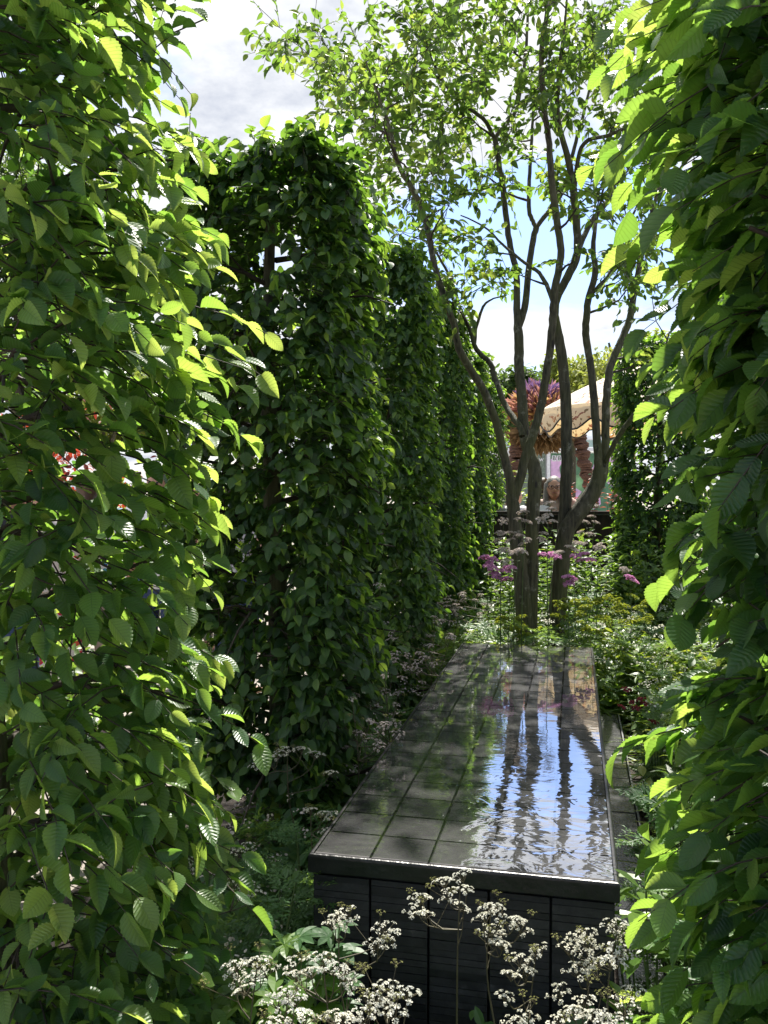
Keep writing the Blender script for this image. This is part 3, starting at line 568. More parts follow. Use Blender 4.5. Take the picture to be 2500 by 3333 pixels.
# ------------------------------------------------------------------ umbels, ferns and other border plants
def fan_tpl(n=5, cup=.15):
    V = [(0, 0, 0)]; 
    for k in range(n): a = 2 * math.pi * k / n; V.append((math.cos(a), math.sin(a), cup))
    F3 = [(0, k + 1, (k + 1) % n + 1) for k in range(n)]
    return np.array(V, float), np.array(F3), np.zeros((n + 1, 2))
FLORET = fan_tpl(6)
def umbel(fl, st, c, axis, rad, nray, nflo, fs, tone, dome=.5):
    """compound umbel: rays from c, each ending in a small dome of florets"""
    axis = nrm(np.array(axis, float)); a = nrm(np.cross(axis, [.3, .9, .1])); b = np.cross(axis, a)
    for k in range(nray):
        ra = math.sqrt((k + .4) / nray) * rad; th = k * 2.4 + rng.normal(0, .2)
        p = c + axis * rad * (.75 - dome * (ra / rad) ** 2 * .6) + (a * math.cos(th) + b * math.sin(th)) * ra
        tube(st, [c, (c + p) / 2 + axis * .1 * rad, p], np.array([.0009, .0007, .0006]), 3)
        ar = nrm(p - c + axis * rad * .6); q = rng.normal(0, 1, (nflo, 3)); q -= (q @ ar)[:, None] * ar; rr = np.sqrt(rng.random(nflo)) * rad * .22
        q = nrm(q) * rr[:, None]; pos = p + q + ar * (rad * .12 * (1 - (rr / (rad * .3)) ** 2))[:, None]
        nn = nrm(ar + q / (rad * .3) * .8 + rng.normal(0, .25, (nflo, 3))); X, Y, Z = frames(rand_dir(nflo), nn)
        inst(fl, FLORET, pos, X, Y, Z, fs * rng.uniform(.7, 1.2, nflo), np.clip(tone + rng.normal(0, .2, nflo), 0, 1))
CPG = 'white cow parsley around the water table'
def cow_parsley(name, base, tips, label, group=CPG, rad=(.02, .031), nray=9, nflo=17, fs=.0018, mat='white_petal', stalk='stalk', leaf='fern', nfr=4, frs=(.11, .17), fr_z=.25, tone=.7, cat='flower', r0=.003, buds=True):
    """tips: world points of the flower heads, joined by forking stalks to the base"""
    base = np.array(base, float); root = empty(name, tuple(base), label, cat, group)
    st, heads, buds_ = MB(), [], []; tips = [np.array(t, float) - base for t in tips]; tips.sort(key=lambda t: -t[2])
    main = tips[0]; k = 14; path = smooth_path([np.zeros(3), main * np.array([.25, .25, .4]) + rng.normal(0, .015, 3), main * np.array([.7, .7, .75]) + rng.normal(0, .012, 3), main], k)
    tube(st, path, np.linspace(r0, .0012, k), 5); allp = list(path[3:]);
    nb = 0
    for i, t in enumerate(tips):
        if i:
            cand = np.array(allp); dz = t[2] - cand[:, 2]; cost = np.linalg.norm(cand - t, axis=1) + np.where(dz < .04, 1., 0)
            s0 = cand[int(np.argmin(cost))]; mid = (s0 + t) / 2 + np.array([*(t - s0)[:2] * .22, -.015])
            pp = smooth_path([s0, mid, t], 7); tube(st, pp, np.linspace(.0016, .0009, 7), 4); allp += list(pp[2:-1])
            if buds and rng.random() < .8:
                e = pp[3] + np.array([*rng.normal(0, .035, 2), .06]); tube(st, [pp[3], e], np.array([.001, .0008]), 3); bd = MB(); umbel(bd, st, e, (0, 0, 1), rad[0] * .6, 7, 8, fs * .6, .5); buds_.append(bd)
        ax = nrm(np.array([*rng.normal(0, .25, 2), 1])); fl = MB(); umbel(fl, st, t - ax * .02, ax, rng.uniform(*rad), nray, nflo, fs, tone); heads.append(fl)
    st.build('stalk', M[stalk], root, True); [q.build('flower_head', M[mat], root) for q in heads]; [q.build('green_bud', M['seed'], root) for q in buds_]
    if nfr:
        for i in range(nfr):
            f = MB()
            a = rng.uniform(0, 2 * np.pi); z = rng.uniform(.25, 1) * fr_z; d = np.array([math.cos(a), math.sin(a), rng.uniform(.1, .7)]); s0 = path[min(k - 1, int(z / max(main[2], .1) * k))]
            ln = rng.uniform(*frs); st2 = s0 + d * ln * .35
            X, Y, Z = frames(np.array([d]), np.array([[0, 0, 1.]])); inst(f, FROND[i % 2], st2[None] - Y * .2 * ln, X, Y, Z, ln * 1.1, rng.uniform(.3, .8)); f.build('leaf', M[leaf], root)
    return root
def tips_at(lst): return [P(x, y, d) for x, y, d in lst]
def ground_at(x, d): q = P(x, 2500, d); return (q.x, q.y, .0)
# foreground: the cow parsley in front of the table
cow_parsley('cow_parsley', ground_at(1480, 1.95), tips_at([(1445, 2860, 1.95), (1500, 2845, 1.93), (1455, 2905, 1.96), (1520, 2885, 1.97), (1510, 2945, 1.95), (1372, 2920, 2.0), (1352, 2960, 1.95), (1385, 2965, 1.93)]), 'tall cow parsley whose topmost white heads cross the front lip of the black table')
cow_parsley('cow_parsley', ground_at(1590, 1.85), tips_at([(1600, 2945, 1.85), (1575, 2975, 1.88), (1625, 2965, 1.85), (1680, 2990, 1.83), (1705, 3015, 1.85), (1620, 3040, 1.85), (1640, 3065, 1.8), (1600, 3030, 1.9)]), 'cow parsley with lacy white heads against the middle of the black stacked slate', tone=.55)
cow_parsley('cow_parsley', ground_at(1150, 1.9), tips_at([(1105, 2970, 1.9), (1130, 2985, 1.88), (1090, 3000, 1.9), (1255, 3020, 1.92), (1270, 3050, 1.92), (1230, 3075, 1.9)]), 'cow parsley with one dense white head before the left end of the slate front', tone=.7)
cow_parsley('cow_parsley', ground_at(1060, 1.6), tips_at([(1050, 3120, 1.6), (1090, 3145, 1.58), (1130, 3170, 1.6), (1010, 3150, 1.62), (1150, 3200, 1.6), (950, 3130, 1.65), (970, 3160, 1.63)]), 'cow parsley with the biggest dense cluster of bright white heads, bottom left of the slate', rad=(.021, .031), tone=.68)
cow_parsley('cow_parsley', ground_at(800, 1.65), tips_at([(770, 3130, 1.65), (840, 3120, 1.63), (865, 3150, 1.65), (815, 3175, 1.62), (760, 3165, 1.66), (790, 3205, 1.6)]), 'cow parsley with bright white heads among lime green leaves left of the table', rad=(.021, .031), tone=.68)
cow_parsley('cow_parsley', ground_at(1250, 1.5), tips_at([(1240, 3240, 1.5), (1270, 3255, 1.5), (1210, 3270, 1.52), (1290, 3290, 1.48), (1180, 3300, 1.45), (1120, 3310, 1.5), (1090, 3300, 1.5), (1265, 3200, 1.55), (1330, 3225, 1.5)]), 'low white cow parsley at the very bottom of the view below the slate', rad=(.021, .03), tone=.68)
cow_parsley('cow_parsley', ground_at(930, 1.5), tips_at([(935, 3220, 1.5), (960, 3240, 1.5), (905, 3250, 1.5), (1000, 3300, 1.45), (900, 3320, 1.45)]), 'small white cow parsley lower left, below the two big clusters', rad=(.022, .03), tone=.8)
cow_parsley('cow_parsley', ground_at(1705, 1.75), tips_at([(1700, 3120, 1.75), (1720, 3145, 1.75), (1670, 3160, 1.73), (1745, 3090, 1.78), (1650, 3235, 1.7), (1720, 3310, 1.65), (1680, 3320, 1.65)]), 'cow parsley with loose white heads low before the right half of the slate front', tone=.55)
cow_parsley('cow_parsley', ground_at(1890, 1.8), tips_at([(1880, 3045, 1.82), (1910, 3040, 1.82), (1860, 3080, 1.8), (1925, 3070, 1.8), (1910, 3140, 1.78), (1880, 3155, 1.78), (1930, 3110, 1.78), (1820, 3225, 1.75)]), 'cow parsley with open airy heads in front of the right end of the slate', tone=.5)
cow_parsley('cow_parsley', ground_at(2010, 1.7), tips_at([(1995, 3095, 1.72), (2020, 3105, 1.7), (1985, 3125, 1.7), (2010, 3010, 1.78), (2035, 3030, 1.78), (2050, 3055, 1.76), (2060, 3230, 1.66), (2030, 3290, 1.62)]), 'bright white cow parsley leaning over the wet ledge at the table corner', rad=(.028, .038), tone=.75)
cow_parsley('cow_parsley', ground_at(1880, 1.5), tips_at([(1900, 3265, 1.55), (1870, 3285, 1.52), (1930, 3290, 1.52), (1990, 3310, 1.5), (1820, 3310, 1.5), (1950, 3325, 1.48)]), 'low cow parsley along the bottom right, just left of the ledge', tone=.6)
# along the left side of the table, in shade
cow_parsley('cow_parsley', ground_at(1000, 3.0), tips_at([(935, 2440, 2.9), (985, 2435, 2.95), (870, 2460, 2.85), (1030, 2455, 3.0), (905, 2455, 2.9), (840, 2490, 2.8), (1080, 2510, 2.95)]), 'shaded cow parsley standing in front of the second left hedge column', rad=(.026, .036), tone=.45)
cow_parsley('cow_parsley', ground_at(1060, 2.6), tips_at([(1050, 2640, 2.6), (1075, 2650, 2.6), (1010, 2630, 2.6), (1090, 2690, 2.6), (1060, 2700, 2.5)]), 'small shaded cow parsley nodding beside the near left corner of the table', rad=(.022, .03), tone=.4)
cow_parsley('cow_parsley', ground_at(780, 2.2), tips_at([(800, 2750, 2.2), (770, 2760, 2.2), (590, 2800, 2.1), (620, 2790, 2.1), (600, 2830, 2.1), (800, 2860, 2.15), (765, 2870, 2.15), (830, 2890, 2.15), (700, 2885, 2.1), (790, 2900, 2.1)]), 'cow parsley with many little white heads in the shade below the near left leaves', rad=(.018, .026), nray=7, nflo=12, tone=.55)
cow_parsley('cow_parsley', ground_at(1245, 4.6), tips_at([(1237, 1905, 4.6), (1250, 2030, 4.6), (1275, 2080, 4.5), (1225, 2110, 4.4), (1290, 2120, 4.5)]), 'tall single-stemmed pale flower rising in front of the third left hedge column', rad=(.028, .034), mat='mauve_petal', stalk='gstalk', buds=False)
def haze_plant(x, d, pts, label, **kw): return cow_parsley('cow_parsley', ground_at(x, d), tips_at(pts), label, rad=(.018, .032), nray=8, nflo=12, fs=.0027, mat=kw.pop('mat', 'mauve_petal'), stalk='stalk', nfr=3, tone=kw.pop('tone', .55), **kw)
for x0, y0, d0, lab in ((1330, 2150, 4.2, 'dusky cow parsley thick with dull heads beside the middle of the table edge'), (1265, 2260, 3.7, 'dusky cow parsley leaning on the left table edge before the hedge'),
                        (1400, 2090, 4.9, 'dusky cow parsley overhanging the far left corner of the table'), (1210, 2380, 3.3, 'dark browned cow parsley low between second hedge column and table'), (1440, 1990, 5.8, 'pale cow parsley behind the table below the fourth hedge column'), (1520, 1960, 6.1, 'pale cow parsley filling the gap left of the tree base')):
    haze_plant(x0, d0, [(x0 + rng.normal(0, 55) * 4.2 / d0, y0 + rng.normal(0, 42) * 4.2 / d0, d0 + rng.normal(0, .12)) for _ in range(17)], lab)
# valerian, tall pale heads round the tree base
VG = 'tall pale valerian round the tree'
def valerian(x, d, pts, label, mat='mauve_petal', tone=.7): return cow_parsley('valerian', ground_at(x, d), tips_at(pts), label, VG, rad=(.03, .044), nray=12, nflo=16, fs=.0048, mat=mat, stalk='gstalk', nfr=3, frs=(.2, .3), fr_z=.6, tone=tone, r0=.006, buds=False)
valerian(1700, 5.6, [(1703, 1670, 5.6), (1690, 1690, 5.6), (1715, 1700, 5.6), (1690, 1745, 5.6), (1705, 1770, 5.6), (1715, 1755, 5.6)], 'tallest valerian with grey-white heads overlapping the left tree stem', tone=.35)
valerian(1635, 5.7, [(1640, 1695, 5.7), (1630, 1735, 5.7), (1665, 1735, 5.7), (1620, 1760, 5.7), (1660, 1760, 5.7), (1645, 1735, 5.65)], 'valerian with grey-white heads left of the tree before the hedge', tone=.45)
valerian(1785, 5.7, [(1787, 1640, 5.7), (1795, 1655, 5.7), (1780, 1680, 5.7), (1800, 1695, 5.7), (1762, 1695, 5.7), (1770, 1735, 5.7), (1765, 1755, 5.7)], 'valerian rising between the two stem clusters in front of the woman', tone=.8)
valerian(1905, 6.9, [(1925, 1680, 6.9), (1905, 1700, 6.9), (1935, 1645, 6.9), (1890, 1730, 6.9), (1920, 1740, 6.9), (1900, 1770, 6.9), (1940, 1700, 6.9), (1875, 1765, 6.9), (1945, 1785, 6.9)], 'valerian with grey heads standing behind the right leaning stem', tone=.4)
valerian(1850, 5.9, [(1855, 1780, 5.9), (1870, 1790, 5.9), (1880, 1770, 5.9), (1820, 1800, 5.9)], 'shorter valerian right in front of the right stem cluster', tone=.6)
valerian(1950, 6.4, [(1950, 1775, 6.4), (1960, 1780, 6.4), (2030, 1850, 6.3), (2040, 1860, 6.3)], 'valerian far right by the dark rear hedge column', tone=.55)
valerian(1670, 5.3, [(1665, 1800, 5.3), (1690, 1790, 5.3), (1650, 1830, 5.3), (1700, 1800, 5.3), (1640, 1790, 5.3)], 'low valerian among pink flowers at the left tree foot', tone=.55)
PG = 'pink flower clumps round the tree'
def pink(x, d, pts, label): 
    return cow_parsley('pink_flower', ground_at(x, d), tips_at(pts), label, PG, rad=(.034, .046), nray=12, nflo=14, fs=.0075, mat='pink_petal', stalk='gstalk', nfr=2, fr_z=.5, tone=.55, r0=.005, buds=False)
pink(1610, 5.9, [(1575, 1815, 5.9), (1600, 1825, 5.9), (1590, 1840, 5.9)], 'pink flower clump leftmost in front of the far hedges')
pink(1640, 5.6, [(1610, 1870, 5.6), (1640, 1860, 5.6), (1660, 1850, 5.6), (1650, 1885, 5.6), (1620, 1880, 5.6), (1600, 1850, 5.6)], 'largest pink flower clump at the left foot of the tree')
pink(1780, 6.0, [(1770, 1808, 6.0), (1795, 1805, 6.0), (1810, 1812, 6.0)], 'pink flower clump between the two stem clusters')
pink(1890, 6.2, [(1875, 1810, 6.2), (1900, 1805, 6.2), (1920, 1825, 6.2), (1890, 1825, 6.2)], 'pink flower clump just right of the tree')
pink(1855, 5.6, [(1850, 1880, 5.6), (1865, 1890, 5.6), (1852, 1898, 5.6)], 'small single pink flower clump low in front of the right stems')
pink(2055, 5.9, [(2050, 1880, 5.9), (2060, 1890, 5.9)], 'tiny pink flower clump half hidden by the right hedge leaves')
# ferny and broad-leaved plants
FG = 'feathery leaf plants in the borders'
def fern(x, d, n, size, label, z=.12, tone=.5, mat='fern', spread=.9):
    b = np.array(ground_at(x, d)); root = empty('feathery_plant', tuple(b), label, 'plant', FG); st = MB()
    for i in range(n):
        f = MB()
        a = i * 2.4 + rng.normal(0, .5); up = rng.uniform(.15, 1.1); size = size; d3 = nrm(np.array([math.cos(a) * spread, math.sin(a) * spread, up])); s = .55 * rng.uniform(*size)
        hh = rng.uniform(.3, 1.3) * z; tip = d3 * (s * .5) * np.array([1, 1, .8]) + np.array([0, 0, hh + .06 * s])
        tube(st, smooth_path([(0, 0, 0), (d3[0] * .04, d3[1] * .04, hh * .7), tip], 5), np.linspace(.003, .0018, 5), 4)
        y = nrm(np.array([d3[0], d3[1], d3[2] * .35])); X, Y, Z = frames(y[None], np.array([[0, 0, 1.]]) + rng.normal(0, .2, (1, 3))); inst(f, FROND[i % 2], tip[None] - Y * .2 * s, X, Y, Z, s, np.clip(tone + rng.normal(0, .15), 0, 1)); f.build('leaf', M[mat], root)
    st.build('stalk', M['gstalk'], root, True); return root
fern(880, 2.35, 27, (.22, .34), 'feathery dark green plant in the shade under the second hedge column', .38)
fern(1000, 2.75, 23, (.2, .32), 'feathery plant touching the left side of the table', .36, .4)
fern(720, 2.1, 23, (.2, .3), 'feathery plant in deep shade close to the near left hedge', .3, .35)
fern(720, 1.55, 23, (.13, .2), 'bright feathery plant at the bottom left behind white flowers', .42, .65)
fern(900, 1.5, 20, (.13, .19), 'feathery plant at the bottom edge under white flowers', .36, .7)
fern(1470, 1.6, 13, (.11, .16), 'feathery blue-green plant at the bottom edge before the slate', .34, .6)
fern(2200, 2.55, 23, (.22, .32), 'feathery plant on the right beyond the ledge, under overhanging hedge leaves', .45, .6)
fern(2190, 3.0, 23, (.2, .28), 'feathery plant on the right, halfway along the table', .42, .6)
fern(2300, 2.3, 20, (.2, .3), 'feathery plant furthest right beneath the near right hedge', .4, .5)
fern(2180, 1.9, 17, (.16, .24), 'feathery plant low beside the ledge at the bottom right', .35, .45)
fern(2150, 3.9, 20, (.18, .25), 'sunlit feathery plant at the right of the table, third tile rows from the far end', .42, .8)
def broad(name, x, d, stems, label, group, tpl, mat, sizes, per=7, z=(.25, .5), spread=.16, tone=.5, tilt=.5, cat='plant'):
    b = np.array(ground_at(x, d)); root = empty(name, tuple(b), label, cat, group); st = MB()
    for i in range(stems):
        f = MB(); a = rng.uniform(0, 6.28); r = spread * math.sqrt(rng.random()); tip = np.array([math.cos(a) * r, math.sin(a) * r, rng.uniform(*z)])
        pp = smooth_path([(tip[0] * .4, tip[1] * .4, 0), tip * np.array([.7, .7, .5]), tip], 6); tube(st, pp, np.linspace(.004, .0025, 6), 5)
        for k in range(per):
            an = k * 2.4 + rng.normal(0, .2); q = k / per; p = pp[5] * (1 - .35 * q) + pp[3] * .35 * q
            d3 = nrm(np.array([math.cos(an), math.sin(an), tilt * (1 - q) + .05])); X, Y, Z = frames(d3[None], np.array([[0, 0, 1.]])); T = tpl[rng.integers(len(tpl))]
            inst(f, T, p[None] + Y * .012, X, Y, Z, rng.uniform(*sizes) * (.75 + .35 * q), np.clip(tone + rng.normal(0, .18), 0, 1))
        f.build('leaf', M[mat], root)
    st.build('stem', M['gstalk'], root, True); return root
PALMS = [PALM]
LG = 'hand-leaved plants left of the table'
broad('hand_leaved_plant', 960, 2.0, 6, 'hand-leaved lime green plant against the left front corner of the slate', LG, PALMS, 'fern', (.06, .085), 3, (.34, .58), .12, .2, .3)
broad('hand_leaved_plant', 860, 1.9, 6, 'hand-leaved lime green plant behind the left white flower clusters', LG, PALMS, 'lime', (.065, .095), 3, (.34, .54), .15, .5, .3)
broad('hand_leaved_plant', 700, 1.75, 5, 'hand-leaved green plant low at the left between hedge and flowers', LG, PALMS, 'fern', (.07, .1), 3, (.34, .5), .16, .4, .3)
GGp = 'glossy whorled plants beside the ledge'
WH = [leaf_tpl(6, .34, .62, serr=.05, fold=.35, droop=.15), leaf_tpl(6, .32, .6, serr=.05, fold=.5, droop=.35)]
broad('glossy_leaf_plant', 2140, 2.25, 7, 'glossy whorled plant spilling over the ledge beside the table corner', GGp, WH, 'lime', (.07, .11), 10, (.35, .62), .13, .55, .8)
broad('glossy_leaf_plant', 2230, 2.15, 6, 'glossy whorled plant right of the ledge, behind the overspilling one', GGp, WH, 'lime', (.07, .11), 10, (.35, .6), .13, .4, .8)
broad('glossy_leaf_plant', 2170, 1.9, 6, 'glossy whorled plant lower right, where the ledge meets the hedge leaves', GGp, WH, 'lime', (.06, .1), 10, (.25, .45), .12, .5, .8)
RG = 'red and yellow flowering plants right of the table'
cow_parsley('red_flower', ground_at(2075, 4.2), tips_at([(2060, 2280, 4.2), (2085, 2270, 4.2), (2100, 2285, 4.2), (2025, 2295, 4.15), (2070, 2300, 4.1), (2040, 2240, 4.3), (2120, 2290, 4.2), (2130, 2345, 4.0)]), 'dark red flower clump right of the table among pale green leaves', None, rad=(.018, .026), nray=7, nflo=9, fs=.006, mat='red_petal', stalk='gstalk', nfr=3, tone=.5, buds=False)
def mound(x, d, pts, label): return cow_parsley('spurge', ground_at(x, d), tips_at(pts), label, 'yellow spurge mounds behind the table', rad=(.03, .045), nray=10, nflo=8, fs=.009, mat='yellow', stalk='gstalk', nfr=0, tone=.5, buds=False)
mound(1900, 6.0, [(1860 + rng.uniform(-60, 90), 2010 + rng.uniform(-60, 55), 6 + rng.normal(0, .15)) for _ in range(26)], 'lime yellow spurge mound right of the tree base')
mound(2060, 6.1, [(2030 + rng.uniform(-80, 90), 1985 + rng.uniform(-45, 50), 6.1 + rng.normal(0, .15)) for _ in range(22)], 'lime yellow spurge mound near the right rear hedge')
mound(1690, 5.9, [(1680 + rng.uniform(-60, 50), 2040 + rng.uniform(-40, 40), 5.9 + rng.normal(0, .1)) for _ in range(12)], 'lime yellow spurge mound left of the tree base')
# low planting nobody could count
def cover(name, mat, region, n, h, K, size, tpls, tone, label):
    mb_, st_ = MB(), MB(); ps = []
    while len(ps) < n:
        t, s, zmax = region()
        if -.08 < t < TW + .24 and -.12 < s < TL + .15: continue
        g_ = G(t, s); ps.append((g_[0], g_[1], rng.uniform(*h) * zmax))
    ps = np.array(ps); m = len(ps); lean = rng.normal(0, .12, (m, 2)); start = np.column_stack([ps[:, :2], np.zeros(m)]); d = nrm(np.column_stack([lean, np.ones(m)])); f = (np.arange(K) + .8)[None] / K; f = np.repeat(f, m, 0)
    pos = start[:, None] + d[:, None] * (ps[:, 2][:, None] * (.25 + .75 * f))[..., None]
    an = np.arange(K)[None] * 2.4 + rng.uniform(0, 6.28, (m, 1)); ld = np.stack([np.cos(an), np.sin(an), .55 * f - .05 + 0 * an], -1) + rng.normal(0, .25, (m, K, 3)); ld = nrm(ld).reshape(-1, 3)
    X, Y, Z = frames(ld, np.array([0, 0, 1.]) + rng.normal(0, .35, ld.shape)); pos = pos.reshape(-1, 3); pick = rng.integers(0, len(tpls), m * K)
    sc = rng.uniform(*size, m * K); tn = np.clip(np.repeat(np.clip(rng.normal(tone, .2, m), 0, 1), K) + rng.normal(0, .1, m * K), 0, 1)
    for i, T in enumerate(tpls):
        q = pick == i; inst(mb_, T, pos[q], X[q], Y[q], Z[q], sc[q], tn[q])
    o = mb_.build(name, M[mat]); return tag(o, label, 'plants', None, 'stuff')
def reg_right(): return rng.uniform(1.06, 2.1), rng.uniform(-.6, 4.2), 1.
def reg_far(): return rng.uniform(-.75, 2.2), rng.uniform(3.5, 5.6), 1.
def reg_left(): return rng.uniform(-.62, -.05), rng.uniform(-1.0, 3.8), 1.
def reg_front(): return rng.uniform(-.7, .8), rng.uniform(-.95, -.1), 1.
cover('undergrowth', 'mixed', reg_right, 900, (.25, .55), 14, (.05, .1), LANCE + OVAL, .55, 'sunlit mixed green undergrowth right of the table and under the right hedge')
cover('undergrowth', 'mixed', reg_far, 1300, (.25, .62), 14, (.05, .1), LANCE + OVAL, .6, 'sunlit undergrowth around the tree base behind the table')
def reg_back(): return rng.uniform(.0, 2.3), rng.uniform(4.9, 6.3), 1.
cover('undergrowth', 'mixed', reg_back, 380, (.75, 1.25), 18, (.05, .1), LANCE + OVAL, .35, 'taller leafy growth before the dark fence behind the tree')
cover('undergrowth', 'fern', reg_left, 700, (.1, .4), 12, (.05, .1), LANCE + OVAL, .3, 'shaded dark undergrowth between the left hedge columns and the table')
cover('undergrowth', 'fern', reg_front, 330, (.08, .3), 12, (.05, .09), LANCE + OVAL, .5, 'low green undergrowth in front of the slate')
cover('grass', 'lime', reg_far, 260, (.1, .2), 9, (.25, .45), BLADE, .5, 'grassy strap leaves behind the table')
cover('grass', 'mixed', reg_right, 240, (.1, .2), 9, (.22, .4), BLADE, .6, 'grassy strap leaves right of the table')
def ferny_cover(region, n, size, mat, tone, label, z=(.2, .5)):
    f = MB(); ps = []
    while len(ps) < n:
        t, s, _ = region()
        if -.16 < t < TW + .34 and -.16 < s < TL + .3: continue
        ps.append(G(t, s, rng.uniform(*z)))
    ps = np.array(ps); a = rng.uniform(0, 6.28, n); d = np.stack([np.cos(a), np.sin(a), rng.uniform(-.1, .5, n)], 1); X, Y, Z = frames(d, np.array([0, 0, 1.]) + rng.normal(0, .25, (n, 3))); sc = rng.uniform(*size, n); tn = np.clip(rng.normal(tone, .18, n), 0, 1); pk = rng.integers(0, 2, n)
    for i in (0, 1): inst(f, FROND[i], ps[pk == i], X[pk == i], Y[pk == i], Z[pk == i], sc[pk == i], tn[pk == i])
    return tag(f.build('undergrowth', M[mat]), label, 'plants', None, 'stuff')
ferny_cover(reg_right, 330, (.1, .18), 'fern', .6, 'feathery ground foliage right of the table', (.2, .55))
ferny_cover(reg_far, 360, (.1, .18), 'fern', .65, 'feathery ground foliage around the tree', (.25, .62))
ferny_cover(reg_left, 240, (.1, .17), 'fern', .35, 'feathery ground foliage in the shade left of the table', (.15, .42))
def spots(region, n, z, mat, size, label):
    f = MB(); ps = []
    while len(ps) < n:
        t, s, _ = region()
        if -.06 < t < TW + .2 and -.08 < s < TL + .08: continue
        c0 = G(t, s, rng.uniform(*z)); k = 9; ps += list(c0 + rng.normal(0, .018, (k, 3)) * np.array([1, 1, .4]))
    ps = np.array(ps); m = len(ps); X, Y, Z = frames(rand_dir(m), np.array([0, 0, 1.]) + rng.normal(0, .35, (m, 3))); inst(f, FLORET, ps, X, Y, Z, size * rng.uniform(.6, 1.2, m), np.clip(rng.normal(.6, .25, m), 0, 1))
    return tag(f.build('small_flowers', M[mat]), label, 'flowers', None, 'stuff')
spots(reg_right, 3600, (.32, .6), 'white_petal', .006, 'tiny white flowers scattered through the planting right of the table')
spots(reg_far, 4600, (.4, .68), 'white_petal', .007, 'tiny white flowers scattered round the tree base')
spots(reg_left, 1500, (.3, .5), 'mauve_petal', .0055, 'tiny dull flowers scattered in the shade left of the table')

# ------------------------------------------------------------------ people
def capsule(mb_, p0, p1, r0, r1, ns=12, flat=None):
    p0, p1 = np.array(p0, float), np.array(p1, float); ax = nrm(p1 - p0); t = []; r = []
    for k in range(5): a = math.pi / 2 * k / 5; t.append(p0 - ax * r0 * math.cos(a)); r.append(max(r0 * math.sin(a), .0008))
    t.append(p0); r.append(r0); t.append(p1); r.append(r1)
    for k in range(1, 6): a = math.pi / 2 * k / 5; t.append(p1 + ax * r1 * math.sin(a)); r.append(max(r1 * math.cos(a), .0008))
    t, r = np.array(t), np.array(r); b = np.cross(ax, [1, 0, 0.] if abs(ax[0]) < .7 else [0, 0, 1.]); b = nrm(b); c_ = np.cross(ax, b); th = np.arange(ns) * 2 * np.pi / ns
    V = t[:, None] + r[:, None, None] * (np.cos(th)[None, :, None] * b + np.sin(th)[None, :, None] * c_)
    if flat is not None: V = (V - (p0 + p1) / 2) * np.array(flat) + (p0 + p1) / 2
    ring = np.arange(len(t) * ns).reshape(len(t), ns); Fq = np.stack([ring[:-1], np.roll(ring[:-1], -1, 1), np.roll(ring[1:], -1, 1), ring[1:]], -1).reshape(-1, 4)
    mb_.add(V.reshape(-1, 3), Fq); mb_.add(V[0], [(0, k + 1, k) for k in range(1, ns - 1)]); mb_.add(V[-1], [(0, k, k + 1) for k in range(1, ns - 1)])
def ball(mb_, c0, r, ns=18): 
    c0 = np.array(c0, float); r = np.array(r, float); v = np.linspace(0, math.pi, 13); th = np.arange(ns) * 2 * np.pi / ns
    V = np.stack([np.sin(v)[:, None] * np.cos(th), np.sin(v)[:, None] * np.sin(th), np.cos(v)[:, None] + 0 * th], -1) * (1 - 1e-3) * r + c0
    V[0] += (np.stack([np.cos(th), np.sin(th), th * 0], -1) * .001); V[-1] += (np.stack([np.cos(th), np.sin(th), th * 0], -1) * .001)
    ring = np.arange(13 * ns).reshape(13, ns); mb_.add(V.reshape(-1, 3), np.stack([ring[:-1], np.roll(ring[:-1], -1, 1), np.roll(ring[1:], -1, 1), ring[1:]], -1).reshape(-1, 4))
    mb_.add(V[0], [(0, k + 1, k) for k in range(1, ns - 1)]); mb_.add(V[-1], [(0, k, k + 1) for k in range(1, ns - 1)])
def fuse(mb_, name, mat, parent, vox, it=6):
    """melt the overlapping pieces into one continuous skin"""
    o = mb_.build(name, mat, None); md = o.modifiers.new('r', 'REMESH'); md.mode = 'VOXEL'; md.voxel_size = vox; ms = o.modifiers.new('s', 'SMOOTH'); ms.factor = .5; ms.iterations = it
    bpy.context.view_layer.update(); ev = o.evaluated_get(bpy.context.evaluated_depsgraph_get()); me = bpy.data.meshes.new_from_object(ev); old = o.data; o.modifiers.clear(); o.data = me; bpy.data.meshes.remove(old)
    me.name = name; me.polygons.foreach_set('use_smooth', np.ones(len(me.polygons), bool)); me.materials.clear(); me.materials.append(mat); o.parent = parent; return o
SKIN = [plain('skin', c, .5, .4, .06) for c in ((.5, .28, .19), (.38, .21, .14), (.52, .28, .19))]
def cloth_pattern(name, base, cols, scale=14., th=.55):
    m, nt = newmat(name); tcd = N(nt, 'ShaderNodeTexCoord'); v = N(nt, 'ShaderNodeTexVoronoi', Scale=scale); L(nt, tcd.outputs['Object'], v.inputs['Vector'])
    sp = N(nt, 'ShaderNodeSeparateColor'); L(nt, v.outputs['Color'], sp.inputs[0]); n = len(cols); c = ramp(nt, sp.outputs[0], [(i / n, q) for i, q in enumerate(cols)]); nt.nodes[-1].color_ramp.interpolation = 'CONSTANT'
    msk = math_(nt, 'LESS_THAN', v.outputs['Distance'], th * .7); col = mix(nt, msk, base, c); p = N(nt, 'ShaderNodeBsdfPrincipled', Roughness=.8); L(nt, col, p.inputs['Base Color']); outp(nt, p.outputs[0]); return m
